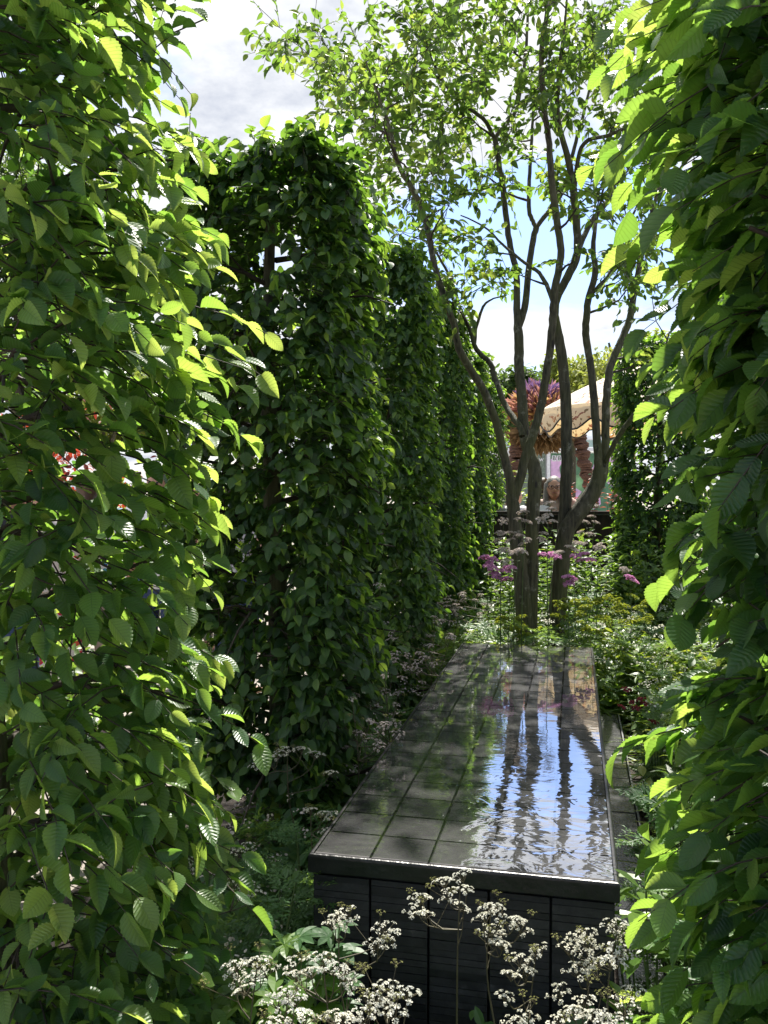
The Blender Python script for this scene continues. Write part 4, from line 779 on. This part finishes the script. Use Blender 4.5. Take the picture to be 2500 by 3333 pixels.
def person(loc, rz, label, top, bottom, hair, h=1.68, skin=0, pose='stand', hairlen=.1, vox=.011, glasses=False, dress=False, bare_arms=True, bow=0., lean=0., group=None):
    root = empty('person', loc, label, 'person', group, rz); s = h / 1.68; V3 = lambda *a: np.array(a, float)
    sh, hp, kn, ak = 1.38, .92, .49, .08; bd = MB()
    hips = V3(0, 0, hp); ch = V3(0, -lean * .6, 1.22); nk = V3(0, -lean, 1.42); hd = V3(0, -lean - .02 - bow * .07, 1.565 - bow * .02); leg = []
    for q in (-1, 1):
        a, b, c0 = V3(q * .095, 0, .9), V3(q * .1, -.02, kn), V3(q * .11, .03, ak); capsule(bd, a, b, .088, .056); capsule(bd, b, c0, .056, .036); capsule(bd, c0 + V3(0, .01, -.03), c0 + V3(q * .015, -.16, -.045), .038, .032, flat=(1, 1, .8))
    capsule(bd, hips, ch, .135, .14, flat=(1.05, .72, 1)); capsule(bd, ch, ch + V3(0, -lean * .25, .12), .14, .12, flat=(1.12, .7, 1)); capsule(bd, nk - V3(0, 0, .06), nk + V3(0, -.01, .08), .055, .05)
    ball(bd, hd, (.074, .093, .108)); ball(bd, hd + V3(0, -.03, -.06), (.055, .06, .055)); capsule(bd, hd + V3(0, -.09, .01), hd + V3(0, -.108 , -.025), .010, .014)
    arms = []
    for q in (-1, 1):
        S = V3(q * .175, -lean * .85, sh); ball(bd, S, (.062, .06, .06))
        if pose == 'read': E = S + V3(q * .06, -.08, -.27); W = E + V3(-q * .11, -.2, .06)
        elif pose == 'wave' and q > 0: E = S + V3(q * .16, -.1, .12); W = E + V3(-.03, -.06, .24)
        elif pose == 'hold' : E = S + V3(q * .07, .02, -.28); W = E + V3(-q * .06, -.21, .02)
        else: E = S + V3(q * .075, .03, -.29); W = E + V3(q * .02, -.07, -.24)
        capsule(bd, S, E, .05, .038); capsule(bd, E, W, .038, .026); fd = nrm(W - E); pl = W + fd * .05; sd_ = nrm(np.cross(fd, [0, 0, 1.]) + 1e-6) 
        capsule(bd, W + fd * .015, pl + fd * .02, .028, .034, flat=None); arms.append((S, E, W, fd, sd_))
        for k, ln in enumerate((.06, .072, .078, .068)):
            b0 = pl + fd * .035 + sd_ * (k - 1.5) * .018; m1 = b0 + fd * ln * .55; capsule(bd, b0, m1, .0098, .009, 8); capsule(bd, m1, m1 + nrm(fd + V3(0, 0, -.5)) * ln * .5, .009, .0078, 8)
        tb = W + fd * .03 + sd_ * -q * .03; capsule(bd, tb, tb + nrm(fd * .8 - sd_ * q * .8) * .055, .011, .0085, 8)
    for q in (-1, 1): ball(bd, hd + V3(q * .075, .005, -.012), (.012, .02, .03), 10)
    fuse(bd, 'body', SKIN[skin], root, vox)
    tp = MB(); capsule(tp, hips + V3(0, 0, -.02), ch, .152, .155, flat=(1.05, .74, 1)); capsule(tp, ch, ch + V3(0, -lean * .25, .125), .156, .134, flat=(1.12, .72, 1)); capsule(tp, nk - V3(0, 0, .09), nk - V3(0, 0, .04), .08, .07)
    for S, E, W, fd, sd_ in arms:
        ball(tp, S, (.074, .07, .07)); e2 = S + (E - S) * .55 if bare_arms else E; capsule(tp, S, e2, .064, .056)
        if not bare_arms: capsule(tp, E, E + (W - E) * .92, .056, .04)
    if dress:
        capsule(tp, hips, V3(0, .0, .55), .16, .2, flat=(1.1, .8, 1))
    fuse(tp, 'top', top, root, vox)
    if not dress:
        bt = MB(); capsule(bt, hips + V3(0, 0, -.06), hips + V3(0, 0, .02), .14, .145, flat=(1.08, .76, 1))
        for q in (-1, 1): capsule(bt, (q * .095, 0, .88), (q * .1, -.02, kn), .102, .076); capsule(bt, (q * .1, -.02, kn), (q * .11, .025, .14), .076, .06)
        fuse(bt, 'trousers', bottom, root, vox)
    hr = MB(); ball(hr, hd + V3(0, .016, .024), (.085, .094, .1)); 
    if hairlen > .15:
        for q in (-1, 1):
            for k in range(3): capsule(hr, hd + V3(q * .068, .02 + .02 * k, .03), hd + V3(q * (.085 + .008 * k), -.01 + .03 * k, -hairlen), .032, .024)
        capsule(hr, hd + V3(0, .06, 0), hd + V3(0, .07, -hairlen * .9), .062, .055)
    else: capsule(hr, hd + V3(0, .05, .02), hd + V3(0, .062, -.05), .055, .045)
    ho = fuse(hr, 'hair', hair, root, vox * .8)
    me = ho.data; n = len(me.vertices); co = np.empty(n * 3, np.float32); me.vertices.foreach_get('co', co); co = co.reshape(-1, 3)   # open the hair over the face
    fz = (co[:, 1] < hd[1] - .02) & (co[:, 2] < hd[2] + .055) & (np.abs(co[:, 0]) < .062); co[fz, 1] += .055; me.vertices.foreach_set('co', co.ravel()); me.update()
    for q in (-1, 1): e = MB(); ball(e, hd + V3(q * .029, -.083, .008), (.011, .009, .007), 8); e.build('eye', DARK, root, True)
    lip = MB(); capsule(lip, hd + V3(-.02, -.088, -.055), hd + V3(.02, -.088, -.055), .006, .006, 8); lip.build('mouth', LIP, root, True)
    if glasses:
        gl = MB()
        for q in (-1, 1):
            a = np.linspace(0, 2 * np.pi, 19); tube(gl, np.stack([hd[0] + q * .033 + .028 * np.cos(a), np.full(19, hd[1] - .104), hd[2] + .004 + .02 * np.sin(a)], 1), .0035, 5); tube(gl, [hd + V3(q * .061, -.103, .008), hd + V3(q * .08, -.01, .01)], np.array([.003, .003]), 5)
        tube(gl, [hd + V3(-.006, -.106, .006), hd + V3(.006, -.106, .006)], np.array([.003, .003]), 5); gl.build('glasses', DARK, root, True)
    root.scale = (s, s, s); return root
DARK = plain('near_black', (.01, .01, .012), .35); LIP = plain('lip', (.42, .16, .14), .5)
GREY = noisy('grey_hair', [(.35, (.13, .12, .11)), (.7, (.36, .34, .32))], 50., .5, .4, stretch=(1, 1, .1)); BROWN = noisy('brown_hair', [(.3, (.03, .02, .012)), (.7, (.09, .055, .03))], 50., .5, .4, stretch=(1, 1, .1)); BLOND = noisy('sandy_hair', [(.3, (.22, .14, .07)), (.7, (.42, .3, .16))], 50., .5, .4, stretch=(1, 1, .1))
cream = plain('cream_coat', (.62, .47, .4), .8); denim = plain('dark_blue_cloth', (.03, .05, .12), .8); white_c = plain('white_cloth', (.75, .75, .76), .8); black_c = plain('black_cloth', (.015, .015, .018), .8); taupe = plain('stone_trousers', (.35, .3, .25), .8)
px = P(1800, 1590, 9.75)
wom = person((px.x, 9.75, -.06), R(-8), 'person with long grey hair and glasses in a cream coat looking down at a leaflet', cream, black_c, GREY, 1.80, 2, 'read', .26, .009, True, False, False, .6, .12)
mb = MB(); lw = P(1766, 1660, 9.42); nx = 7
gxx = np.linspace(-.09, .09, nx); V = [(x, dy * .5 , dy + .02 * math.cos(x * 20)) for dy in (-.03, .035) for x in gxx]; V2 = [(a, b - .003, c0) for a, b, c0 in V]
mb.add(V, [(i, i + 1, i + nx + 1, i + nx) for i in range(nx - 1)]); mb.add(V2, [(i, i + nx, i + nx + 1, i + 1) for i in range(nx - 1)]); lo = mb.build('leaflet', white_c, None, True); lo.location = lw; tag(lo, 'white folded leaflet held open by the woman in the cream coat', 'leaflet')
px = P(1768, 1560, 12.2); person((px.x, 12.2, 0), R(150), 'person with short dark hair and a dark jacket seen from behind the grey-haired reader', black_c, denim, BROWN, 1.74, 1, 'stand', .08, .011, False, False, False)
px = P(1672, 1600, 10.2); person((px.x, 10.2, -.02), R(120), 'person with bobbed white-grey hair and pale top, mostly hidden by the left tree stem', white_c, taupe, GREY, 1.64, 0, 'hold', .12)
crowd = 'visitors glimpsed through the left hedge'
pat1 = cloth_pattern('red_flowered_cloth', (.75, .7, .68), [(.6, .03, .08), (.7, .2, .3), (.7, .1, .05)], 16.); pat2 = cloth_pattern('blue_printed_cloth', (.7, .73, .76), [(.05, .15, .45), (.1, .35, .5), (.3, .5, .7)], 16.)
def check_mat():
    m, nt = newmat('checked_shirt_cloth'); tcd = N(nt, 'ShaderNodeTexCoord'); sp = N(nt, 'ShaderNodeSeparateXYZ'); L(nt, tcd.outputs['Object'], sp.inputs[0]); f = [math_(nt, 'LESS_THAN', math_(nt, 'FRACT', math_(nt, 'MULTIPLY', sp.outputs[k], 28.0)), .35) for k in (0, 2)]
    p = N(nt, 'ShaderNodeBsdfPrincipled', Roughness=.8); L(nt, mix(nt, math_(nt, 'MULTIPLY', math_(nt, 'ADD', f[0], f[1]), .5), (.6, .6, .62), (.02, .02, .04)), p.inputs['Base Color']); outp(nt, p.outputs[0]); return m
for x, d, rz, lab, tp_, bt_, hr_, h_, ps_, dr in (
    (20, 4.6, 150, 'person with a raised bare arm at the far left, seen through the near hedge', black_c, denim, BLOND, 1.7, 'wave', False), (150, 5.2, 20, 'person in a red flowered dress walking behind the near left hedge', pat1, taupe, BLOND, 1.66, 'hold', True),
    (290, 5.6, 190, 'person in a blue printed top behind the near left hedge', pat2, taupe, BROWN, 1.72, 'stand', False), (520, 6.2, -10, 'person in a white shirt between the first two left hedge columns', white_c, denim, BROWN, 1.76, 'hold', False),
    (765, 6.6, 160, 'person in a checked shirt and blue trousers behind the second left hedge column', check_mat(), denim, BROWN, 1.74, 'stand', False), (640, 8.5, 30, 'person in pale clothes farther off between the left hedge columns', plain('pink_cloth', (.6, .3, .32), .8), taupe, GREY, 1.66, 'stand', False)):
    q = P(x, 1600, d); person((q.x, q.y, -.012), R(rz), lab, tp_, bt_, hr_, h_, int(rng.integers(0, 3)), ps_, .1, .013, dress=dr, group=crowd)

# ------------------------------------------------------------------ beyond the garden
mb = MB(); q0, q1 = P(1590, 1665, 9.25), P(2120, 1665, 9.25); x = q0.x - .6; M['fencewood'] = noisy('dark_brown_stained_boards', [(.3, (.014, .009, .007)), (.7, (.04, .026, .018))], 12., .7, .3, stretch=(3, 3, .3))
fz = empty('low_fence', (q0.x - .6, 9.25, 0), 'low dark brown board fence behind the tree, where the visitors lean', 'fence')
while x < q1.x + .3: box(mb, x - q0.x + .6, x + .142 - q0.x + .6, -.012, .012 + rng.uniform(-.002, .002), .0, 1.31); x += .146
mb.build('boards', M['fencewood'], fz); mb = MB(); box(mb, 0, q1.x - q0.x + .9, -.045, .045, 1.313, 1.35); mb.build('top_rail', M['fencewood'], fz)
# flowered parasol
pc = P(2065, 1300, 12); PR = 1.3
par = empty('parasol', (pc.x, 12, 0), 'flower-printed cream parasol with dark scalloped edging, behind the right stems', 'parasol')
def canopy_mat():
    m, nt = newmat('flower_printed_canvas'); tcd = N(nt, 'ShaderNodeTexCoord'); n1 = N(nt, 'ShaderNodeTexNoise', Scale=17.0, Detail=5.0); L(nt, tcd.outputs['Object'], n1.inputs['Vector']); n2 = N(nt, 'ShaderNodeTexNoise', Scale=5.0, Detail=2.0); L(nt, tcd.outputs['Object'], n2.inputs['Vector'])
    c = mix(nt, math_(nt, 'GREATER_THAN', n1.outputs[0], .58), (.74, .68, .56), ramp(nt, n2.outputs[0], [(.4, (.28, .12, .1)), (.5, (.2, .18, .12)), (.6, (.5, .25, .15))]))
    p = N(nt, 'ShaderNodeBsdfPrincipled', Roughness=.8); L(nt, c, p.inputs['Base Color']); t = N(nt, 'ShaderNodeBsdfTranslucent'); L(nt, mix(nt, 1.0, c, (1., .82, .5), 'MULTIPLY'), t.inputs[0]); mx = N(nt, 'ShaderNodeMixShader'); mx.inputs[0].default_value = .35; L(nt, p.outputs[0], mx.inputs[1]); L(nt, t.outputs[0], mx.inputs[2]); outp(nt, mx.outputs[0]); return m
cm = canopy_mat(); zr = P(1780, 1335, 12).z; zt = zr + .64
mb, tr_ = MB(), MB(); ns = 96; rr = np.linspace(.02, 1, 12); th = np.arange(ns + 1) * 2 * np.pi / ns; sc_ = 1 - .04 * np.abs(np.sin(th * 4)) ; zz = zr + (zt - zr) * (1 - rr) ** .9 
V = np.stack([PR * rr[:, None] * np.cos(th) * sc_, PR * rr[:, None] * np.sin(th) * sc_, zz[:, None] - .0 * th], -1); k = ns + 1; i_ = np.arange(12 * k).reshape(12, k); mb.add(V.reshape(-1, 3), np.stack([i_[:-1, :-1], i_[1:, :-1], i_[1:, 1:], i_[:-1, 1:]], -1).reshape(-1, 4)); mb.build('canopy', cm, par, True)
mb = MB(); dp = .15 + .17 * np.abs(np.sin(th * 7)) ; V = np.stack([np.stack([PR * 1.01 * np.cos(th) * sc_, PR * 1.01 * np.sin(th) * sc_, zr + 0 * th + .004], -1), np.stack([PR * 1.03 * np.cos(th) * sc_, PR * 1.03 * np.sin(th) * sc_, zr - dp * .55], -1), np.stack([PR * 1.02 * np.cos(th) * sc_, PR * 1.02 * np.sin(th) * sc_, zr - dp], -1)]); i_ = np.arange(3 * k).reshape(3, k)
mb.add(V.reshape(-1, 3), np.stack([i_[:-1, :-1], i_[1:, :-1], i_[1:, 1:], i_[:-1, 1:]], -1).reshape(-1, 4)); mb.build('valance', cm, par, True); mb = MB(); tube(mb, V[2], .012, 6); mb.build('edging', DARK, par, True)
mb = MB(); tube(mb, [(0, 0, 0), (0, 0, 1.2), (0, 0, zt)], .022, 12); mb.build('pole', plain('pale_wood', (.35, .24, .14), .5), par, True)
mb = MB()
for a in range(8): tube(mb, [(0, 0, zt - .06), (PR * .97 * math.cos(a * math.pi / 4 + .39), PR * .97 * math.sin(a * math.pi / 4 + .39), zr - .02)], .01, 6)
mb.build('ribs', plain('pale_wood_rib', (.35, .24, .14), .5), par, True)
# dried flower sculpture: woven legs and a shaggy crown of dried flowers
dc = P(1755, 1345, 14.5); arch = empty('dried_flower_arch', (dc.x, 14.5, 0), 'big shaggy dried flower crown of pink, orange and purple on woven legs', 'sculpture'); O = np.array([dc.x, 14.5, 0])
wov = noisy('woven_willow', [(.3, (.09, .045, .03)), (.7, (.26, .15, .11))], 40., .8, .8, stretch=(1, 1, 3), dist=.02)
for pth, nm in (([(1865, 1375), (1880, 1410), (1893, 1450), (1900, 1500), (1915, 1560), (1925, 1640)], 'r'), ([(1700, 1395), (1690, 1440), (1680, 1470), (1676, 1530), (1670, 1600), (1664, 1660)], 'l')):
    mb = MB(); pts = np.array([np.array(P(a, b, 14.5)) for a, b in pth]) - O; pts = np.vstack([pts, [pts[-1][0], 0, 0]]); q = smooth_path(pts, 90)
    for a in range(0, 88, 1):
        t0 = q[min(a + 1, 89)] - q[a]; th = np.linspace(0, 2 * np.pi, 15); rr_ = .085 + .02 * math.sin(a * .7) + .012 * rng.random(); tb = np.stack([q[a][0] + rr_ * np.cos(th), q[a][1] + rr_ * np.sin(th), q[a][2] + rng.normal(0, .02) * np.cos(th + rng.uniform(0, 6))], 1); tube(mb, tb, .022, 5)
    mb.build('woven_leg', wov, arch, True)
def tuft(n, c0, rad, cols, ln, name, bias, mat):
    mb_ = MB(); d = rand_dir(n); d[:, 2] = np.abs(d[:, 2]) * bias[0] + bias[1] + d[:, 2] * bias[2]; d = nrm(d); pos = np.array(c0) + d * np.array(rad) * rng.uniform(.45, 1., (n, 1)); X, Y, Z = frames(nrm(d + rng.normal(0, .25, d.shape)), rand_dir(n)); sc = rng.uniform(*ln, n); inst(mb_, LANCE[0], pos, X, Y, Z, sc, np.clip(cols + rng.normal(0, .16, n), 0, 1)); return mb_.build(name, mat, arch)
mdry = leaf_mat('dried_flower_spikes', [(0, (.16, .1, .28)), (.3, (.3, .16, .32)), (.5, (.55, .26, .22)), (.75, (.5, .3, .1)), (1, (.58, .42, .14))], [(0, (.2, .12, .3)), (.5, (.6, .3, .25)), (1, (.6, .45, .15))], .3, .7, .2)
mstr = leaf_mat('dry_straw', [(0, (.12, .07, .035)), (1, (.4, .28, .14))], [(0, (.2, .1, .05)), (1, (.4, .28, .14))], .3, .7, .2)
cz = dc.z; rx = (1850 - 1663) / 2 / F * 14.5
tuft(2600, (0, 0, cz - .08), (rx * 1.0, rx * .9, .38), .58, (.14, .3), 'dried_flowers', (.7, .1, .0), mdry); tuft(700, (0, 0, cz + .06), (rx * .75, rx * .7, .36), .12, (.14, .26), 'purple_spikes', (1., .3, .0), mdry); tuft(1500, (0, 0, cz - .22), (rx * .9, rx * .85, .26), .5, (.16, .32), 'straw_fringe', (-.8, -.3, .0), mstr)
broad('red_leaved_shrub', 1905, 9.75, 40, 'dark red leaved shrub glowing behind the right leaning stem', None, OVAL, 'redleaf', (.05, .09), 12, (.6, 1.75), .42, .5, .5, cat='shrub')
broad('green_shrub', 1665, 11.5, 40, 'small green shrub with pale blooms left of the leftmost stem beyond the fence', None, OVAL, 'mixed', (.08, .14), 12, (.6, 2.1), .5, .7, .5, cat='shrub')
# two-storey show stand with flower posters
SY = 40.0; s0 = P(1786, 1450, SY); st_ = empty('show_stand', (s0.x, SY, 0), 'white two-storey show stand with pink flower posters and a glazed balcony', 'stand'); wh = plain('white_panel', (.78, .78, .78), .5)
def poster_mat():
    m, nt = newmat('flower_poster'); tcd = N(nt, 'ShaderNodeTexCoord'); v = N(nt, 'ShaderNodeTexVoronoi', Scale=1.5); L(nt, tcd.outputs['Object'], v.inputs['Vector']); sp = N(nt, 'ShaderNodeSeparateColor'); L(nt, v.outputs['Color'], sp.inputs[0]); c = ramp(nt, sp.outputs[0], [(0, (.08, .2, .1)), (.3, (.2, .4, .18)), (.5, (.72, .45, .68)), (.8, (.12, .26, .13))]); nt.nodes[-1].color_ramp.interpolation = 'CONSTANT'
    n = N(nt, 'ShaderNodeTexNoise', Scale=3.0); L(nt, tcd.outputs['Object'], n.inputs['Vector']); c = mix(nt, 1.0, c, ramp(nt, n.outputs[0], [(.3, (.7, .7, .7)), (.7, (1.3, 1.3, 1.3))]), 'MULTIPLY'); p = N(nt, 'ShaderNodeBsdfPrincipled', Roughness=.4); L(nt, c, p.inputs['Base Color']); outp(nt, p.outputs[0]); return m
pm = poster_mat(); zb = P(1786, 1445, SY).z; ztp = P(1786, 1430, SY).z
zc0 = P(1786, 1468, SY).z; zpb = P(1786, 1640, SY).z
mb = MB(); box(mb, -3.4, 3.3, .12, 5, 0, zc0); mb.build('wall', wh, st_); mb = MB(); box(mb, .12, 1.7, .06, .115, zpb - .6, zc0 - .1); box(mb, 1.86, 3.1, .06, .115, zpb - .6, zc0 - .1); mb.build('poster', pm, st_); mb = MB(); box(mb, -3.2, -.12, .06, .115, zpb - .6, zc0 - .1); mb.build('poster', plain('dim_green_poster', (.16, .2, .15), .4, var=.5), st_)
mb = MB(); 
for x in (-3.3, 0, 1.78, 3.2): box(mb, x - .07, x + .07, -.02, .055, 0, zc0)
box(mb, -3.4, 3.3, -.1, .056, zc0 + .003, zc0 + .14); mb.build('frame', wh, st_)
gm, nt = newmat('green_balcony_glass'); p = N(nt, 'ShaderNodeBsdfPrincipled', Roughness=.15); p.inputs['Base Color'].default_value = (.36, .5, .46, 1); outp(nt, p.outputs[0]); mb = MB(); zg = P(1786, 1433, SY).z; box(mb, -3.3, 3.2, -.06, -.03, zc0 + .18, zg); mb.build('balcony_glass', gm, st_)
mb = MB(); box(mb, -3.35, 3.25, -.08, -.01, zg + .003, zg + .06)
for x in np.arange(-3.3, 3.3, .93): box(mb, x, x + .05, -.1, -.065, zc0 + .145, zg)
mb.build('railing', wh, st_); mb = MB(); th = np.linspace(0, 2 * np.pi, 17); cx = (1774 - 1786) / F * SY; cz2 = (zc0 + .18 + zg) / 2
V = [(cx + .13 * math.cos(a), -.12, cz2 + .19 * math.sin(a)) for a in th[:-1]] + [(cx + .13 * math.cos(a), -.07, cz2 + .19 * math.sin(a)) for a in th[:-1]]; mb.add(V, [(i, (i + 1) % 16, (i + 1) % 16 + 16, i + 16) for i in range(16)]); mb.add(V[:16], [(0, i + 1, i) for i in range(1, 15)]); mb.build('red_badge', plain('red_badge', (.55, .04, .03), .4), st_)
def text(body, size, loc, mat, parent):
    cu = bpy.data.curves.new('lettering', 'FONT'); cu.body = body; cu.size = size; cu.extrude = .004; cu.align_x = 'CENTER'; cu.align_y = 'CENTER'; o = bpy.data.objects.new('lettering', cu); COL.objects.link(o); bpy.context.view_layer.update()
    me = bpy.data.meshes.new_from_object(o.evaluated_get(bpy.context.evaluated_depsgraph_get())); bpy.data.objects.remove(o); me.materials.clear(); me.materials.append(mat); t = bpy.data.objects.new('lettering', me); COL.objects.link(t); t.parent = parent; t.location = loc; t.rotation_euler = (R(90), 0, 0); return t
for xx in (1804.5, 1821.5):
    lx, lz = (xx - 1786) / F * SY, P(1786, 1492, SY).z; mb = MB(); hw, hh = 7 / F * SY, 9.5 / F * SY; box(mb, lx - hw, lx + hw, .03, .058, lz - hh, lz + hh); b_ = mb.build('logo_block', wh, st_); text('B', .27, (lx, .024, lz), black_c, b_)
text('ow', .3, ((1757 - 1786) / F * SY, .052, P(1786, 1495, SY).z), wh, st_)
pv = P(1640, 1500, 30); pav = empty('white_pavilion', (pv.x - 1., 30, 0), 'plain white pavilion left of the show stand, glimpsed behind the leftmost stem', 'pavilion'); mb = MB(); box(mb, -2, 1.6, 0, 3, 0, P(0, 1480, 30).z); mb.build('wall', wh, pav); mb = MB(); box(mb, -2.15, 1.75, -.2, 3.2, P(0, 1480, 30).z + .003, P(0, 1470, 30).z); mb.build('roof', wh, pav)
mb = MB()
for xx in (-1.5, -.4, .7): box(mb, xx, xx + .8, -.02, -.003, 1., 2.1)
mb.build('window', plain('dark_glass', (.05, .06, .07), .15), pav)
# trees beyond
def bg_tree(label, px_, py_top, py_low, d, wpx, n, leaf, mat, lob=9, tone=.5, group='trees beyond the garden', depth=1.):
    c0 = P(px_, 1500, d); zt_ = P(px_, py_top, d).z; zl_ = P(px_, py_low, d).z; root = empty('background_tree', (c0.x, d, 0), label, 'tree', group); wd = wpx / F * d / 2
    tk = MB(); tube(tk, smooth_path([(0, 0, 0), (wd * .05, 0, zl_ * .8), (0, 0, (zl_ + zt_) / 2), (-wd * .1, 0, zt_ * .9)], 10), np.linspace(.03 + wd * .07, .03, 10), 8)
    f = MB(); hh = (zt_ - zl_) / 2
    for i in range(lob):
        u = rng.uniform(-1, 1, 3); u *= .72 / max(1, np.linalg.norm(u)); cc = np.array([u[0] * wd, u[1] * wd * depth, (zt_ + zl_) / 2 + u[2] * hh]); rr_ = np.array([wd, wd * depth, hh]) * rng.uniform(.3, .48)
        tube(tk, smooth_path([(0, 0, zl_ * .9), cc * .5 + np.array([0, 0, zl_ * .45]), cc], 6), np.linspace(.02 + wd * .02, .012, 6), 5)
        k = n // lob; dd = rand_dir(k); pos = cc + dd * rr_ * (rng.random((k, 1)) ** .4) * rng.uniform(.8, 1.12, (k, 1)); X, Y, Z = frames(nrm(dd * .4 + rng.normal(0, .7, (k, 3)) + np.array([0, 0, -.4])), nrm(dd + np.array([0, 0, .8]) + rng.normal(0, .4, (k, 3)))); inst(f, OVAL[i % 2], pos, X, Y, Z, rng.uniform(leaf * .6, leaf * 1.3, k), np.clip(tone + rng.normal(0, .2, k) + rng.normal(0, .1), 0, 1))
    tk.build('trunk', M['bark'], root, True); f.build('crown', M[mat], root); return root
bg_tree('bright yellow-green tree behind the parasol and right stems', 2000, 1040, 1420, 22, 420, 9000, .16, 'bglime', 14, .6)
bg_tree('second yellow-green tree lower and nearer the middle stems', 1860, 1130, 1420, 26, 260, 6000, .17, 'bglime', 10, .4)
bg_tree('dark green tree filling the gap left of the central stems', 1620, 1150, 1450, 32, 360, 7000, .24, 'bgtree', 12, .6)
bg_tree('distant dark tree low between the central stems', 1780, 1190, 1450, 50, 240, 5000, .3, 'bgtree', 10, .4)
bg_tree('dark hedge-like tree behind the dried flower crown', 1700, 1300, 1500, 60, 500, 6000, .34, 'bgtree', 12, .3)
bg_tree('large fine-leaved tree rising behind the near left hedge', 120, 420, 1400, 11, 800, 15000, .1, 'bgtree', 22, .7)
bg_tree('pale green tree seen through gaps in the left hedge', 330, 1130, 1480, 17, 480, 8000, .12, 'bglime', 14, .35)
bg_tree('mid green tree behind the second left hedge column', 800, 1050, 1500, 20, 420, 7000, .16, 'bgtree', 12, .9)
bg_tree('green tree behind the near right hedge', 2500, 700, 1450, 15, 560, 8000, .14, 'bgtree', 14, .7)

def shrub(label, x, y, h, wd, n, mat, leaf, tone): 
    root = empty('garden_shrub', (x, y, 0), label, 'shrub', 'shrubs outside the hedges'); st, f = MB(), MB()
    for i in range(14):
        a = i * 2.4; tip = np.array([math.cos(a) * wd * rng.uniform(.3, .9), math.sin(a) * wd * rng.uniform(.3, .9), h * rng.uniform(.5, .95)]); tube(st, smooth_path([(0, 0, 0), tip * np.array([.3, .3, .5]), tip], 6), np.linspace(.018, .005, 6), 5)
        k = n // 14; pos = tip + rng.normal(0, 1, (k, 3)) * np.array([wd * .3, wd * .3, h * .17]); pos[:, 2] = np.clip(pos[:, 2], .05, None); X, Y, Z = frames(rand_dir(k) + np.array([0, 0, -.2]), np.array([0, 0, 1.]) + rng.normal(0, .6, (k, 3))); inst(f, OVAL[i % 2], pos, X, Y, Z, rng.uniform(leaf * .6, leaf * 1.3, k), np.clip(tone + rng.normal(0, .2, k), 0, 1))
    st.build('stem', M['twig'], root, True); f.build('foliage', M[mat], root, True)
shrub('dark red leaved shrub outside the left hedge, behind the visitors', -3.3, 7.6, 1.9, .9, 2600, 'redleaf', .08, .4)
shrub('leafy green shrub outside the left hedge, beyond the second column', -1.7, 8.8, 1.5, 1.0, 2800, 'mixed', .09, .5)
shrub('low green shrub at the foot of the near left hedge, outside the garden', -1.75, 3.6, .75, .6, 2200, 'mixed', .07, .5)
shrub('rounded green shrub outside the right hedge by the rear columns', 4.1, 8.6, 2.1, 1.0, 3000, 'bgtree', .1, .6)
shrub('leafy green shrub outside the right hedge, nearer the camera', 3.1, 4.6, 1.9, .8, 3000, 'mixed', .08, .3)

def fallen(t, q, rz, size, label):
    o_ = G(t, q, TZ + .006); mb_ = MB(); inst(mb_, HB_MID[2], np.array([[0, 0, .004]]), np.array([[1., 0, 0]]), np.array([[0, 1., 0]]), np.array([[0, 0, 1.]]), size, .95); o = mb_.build('fallen_leaf', M['hornbeam']); o.location = o_; o.rotation_euler = (0, 0, rz); return tag(o, label, 'leaf')
fallen(.06, 2.35, 1., .05, 'pale yellow-green fallen leaf lying on the left edge of the table top')
fallen(.33, 1.12, 2.4, .035, 'small fallen leaf lying in the middle of the wet table top')
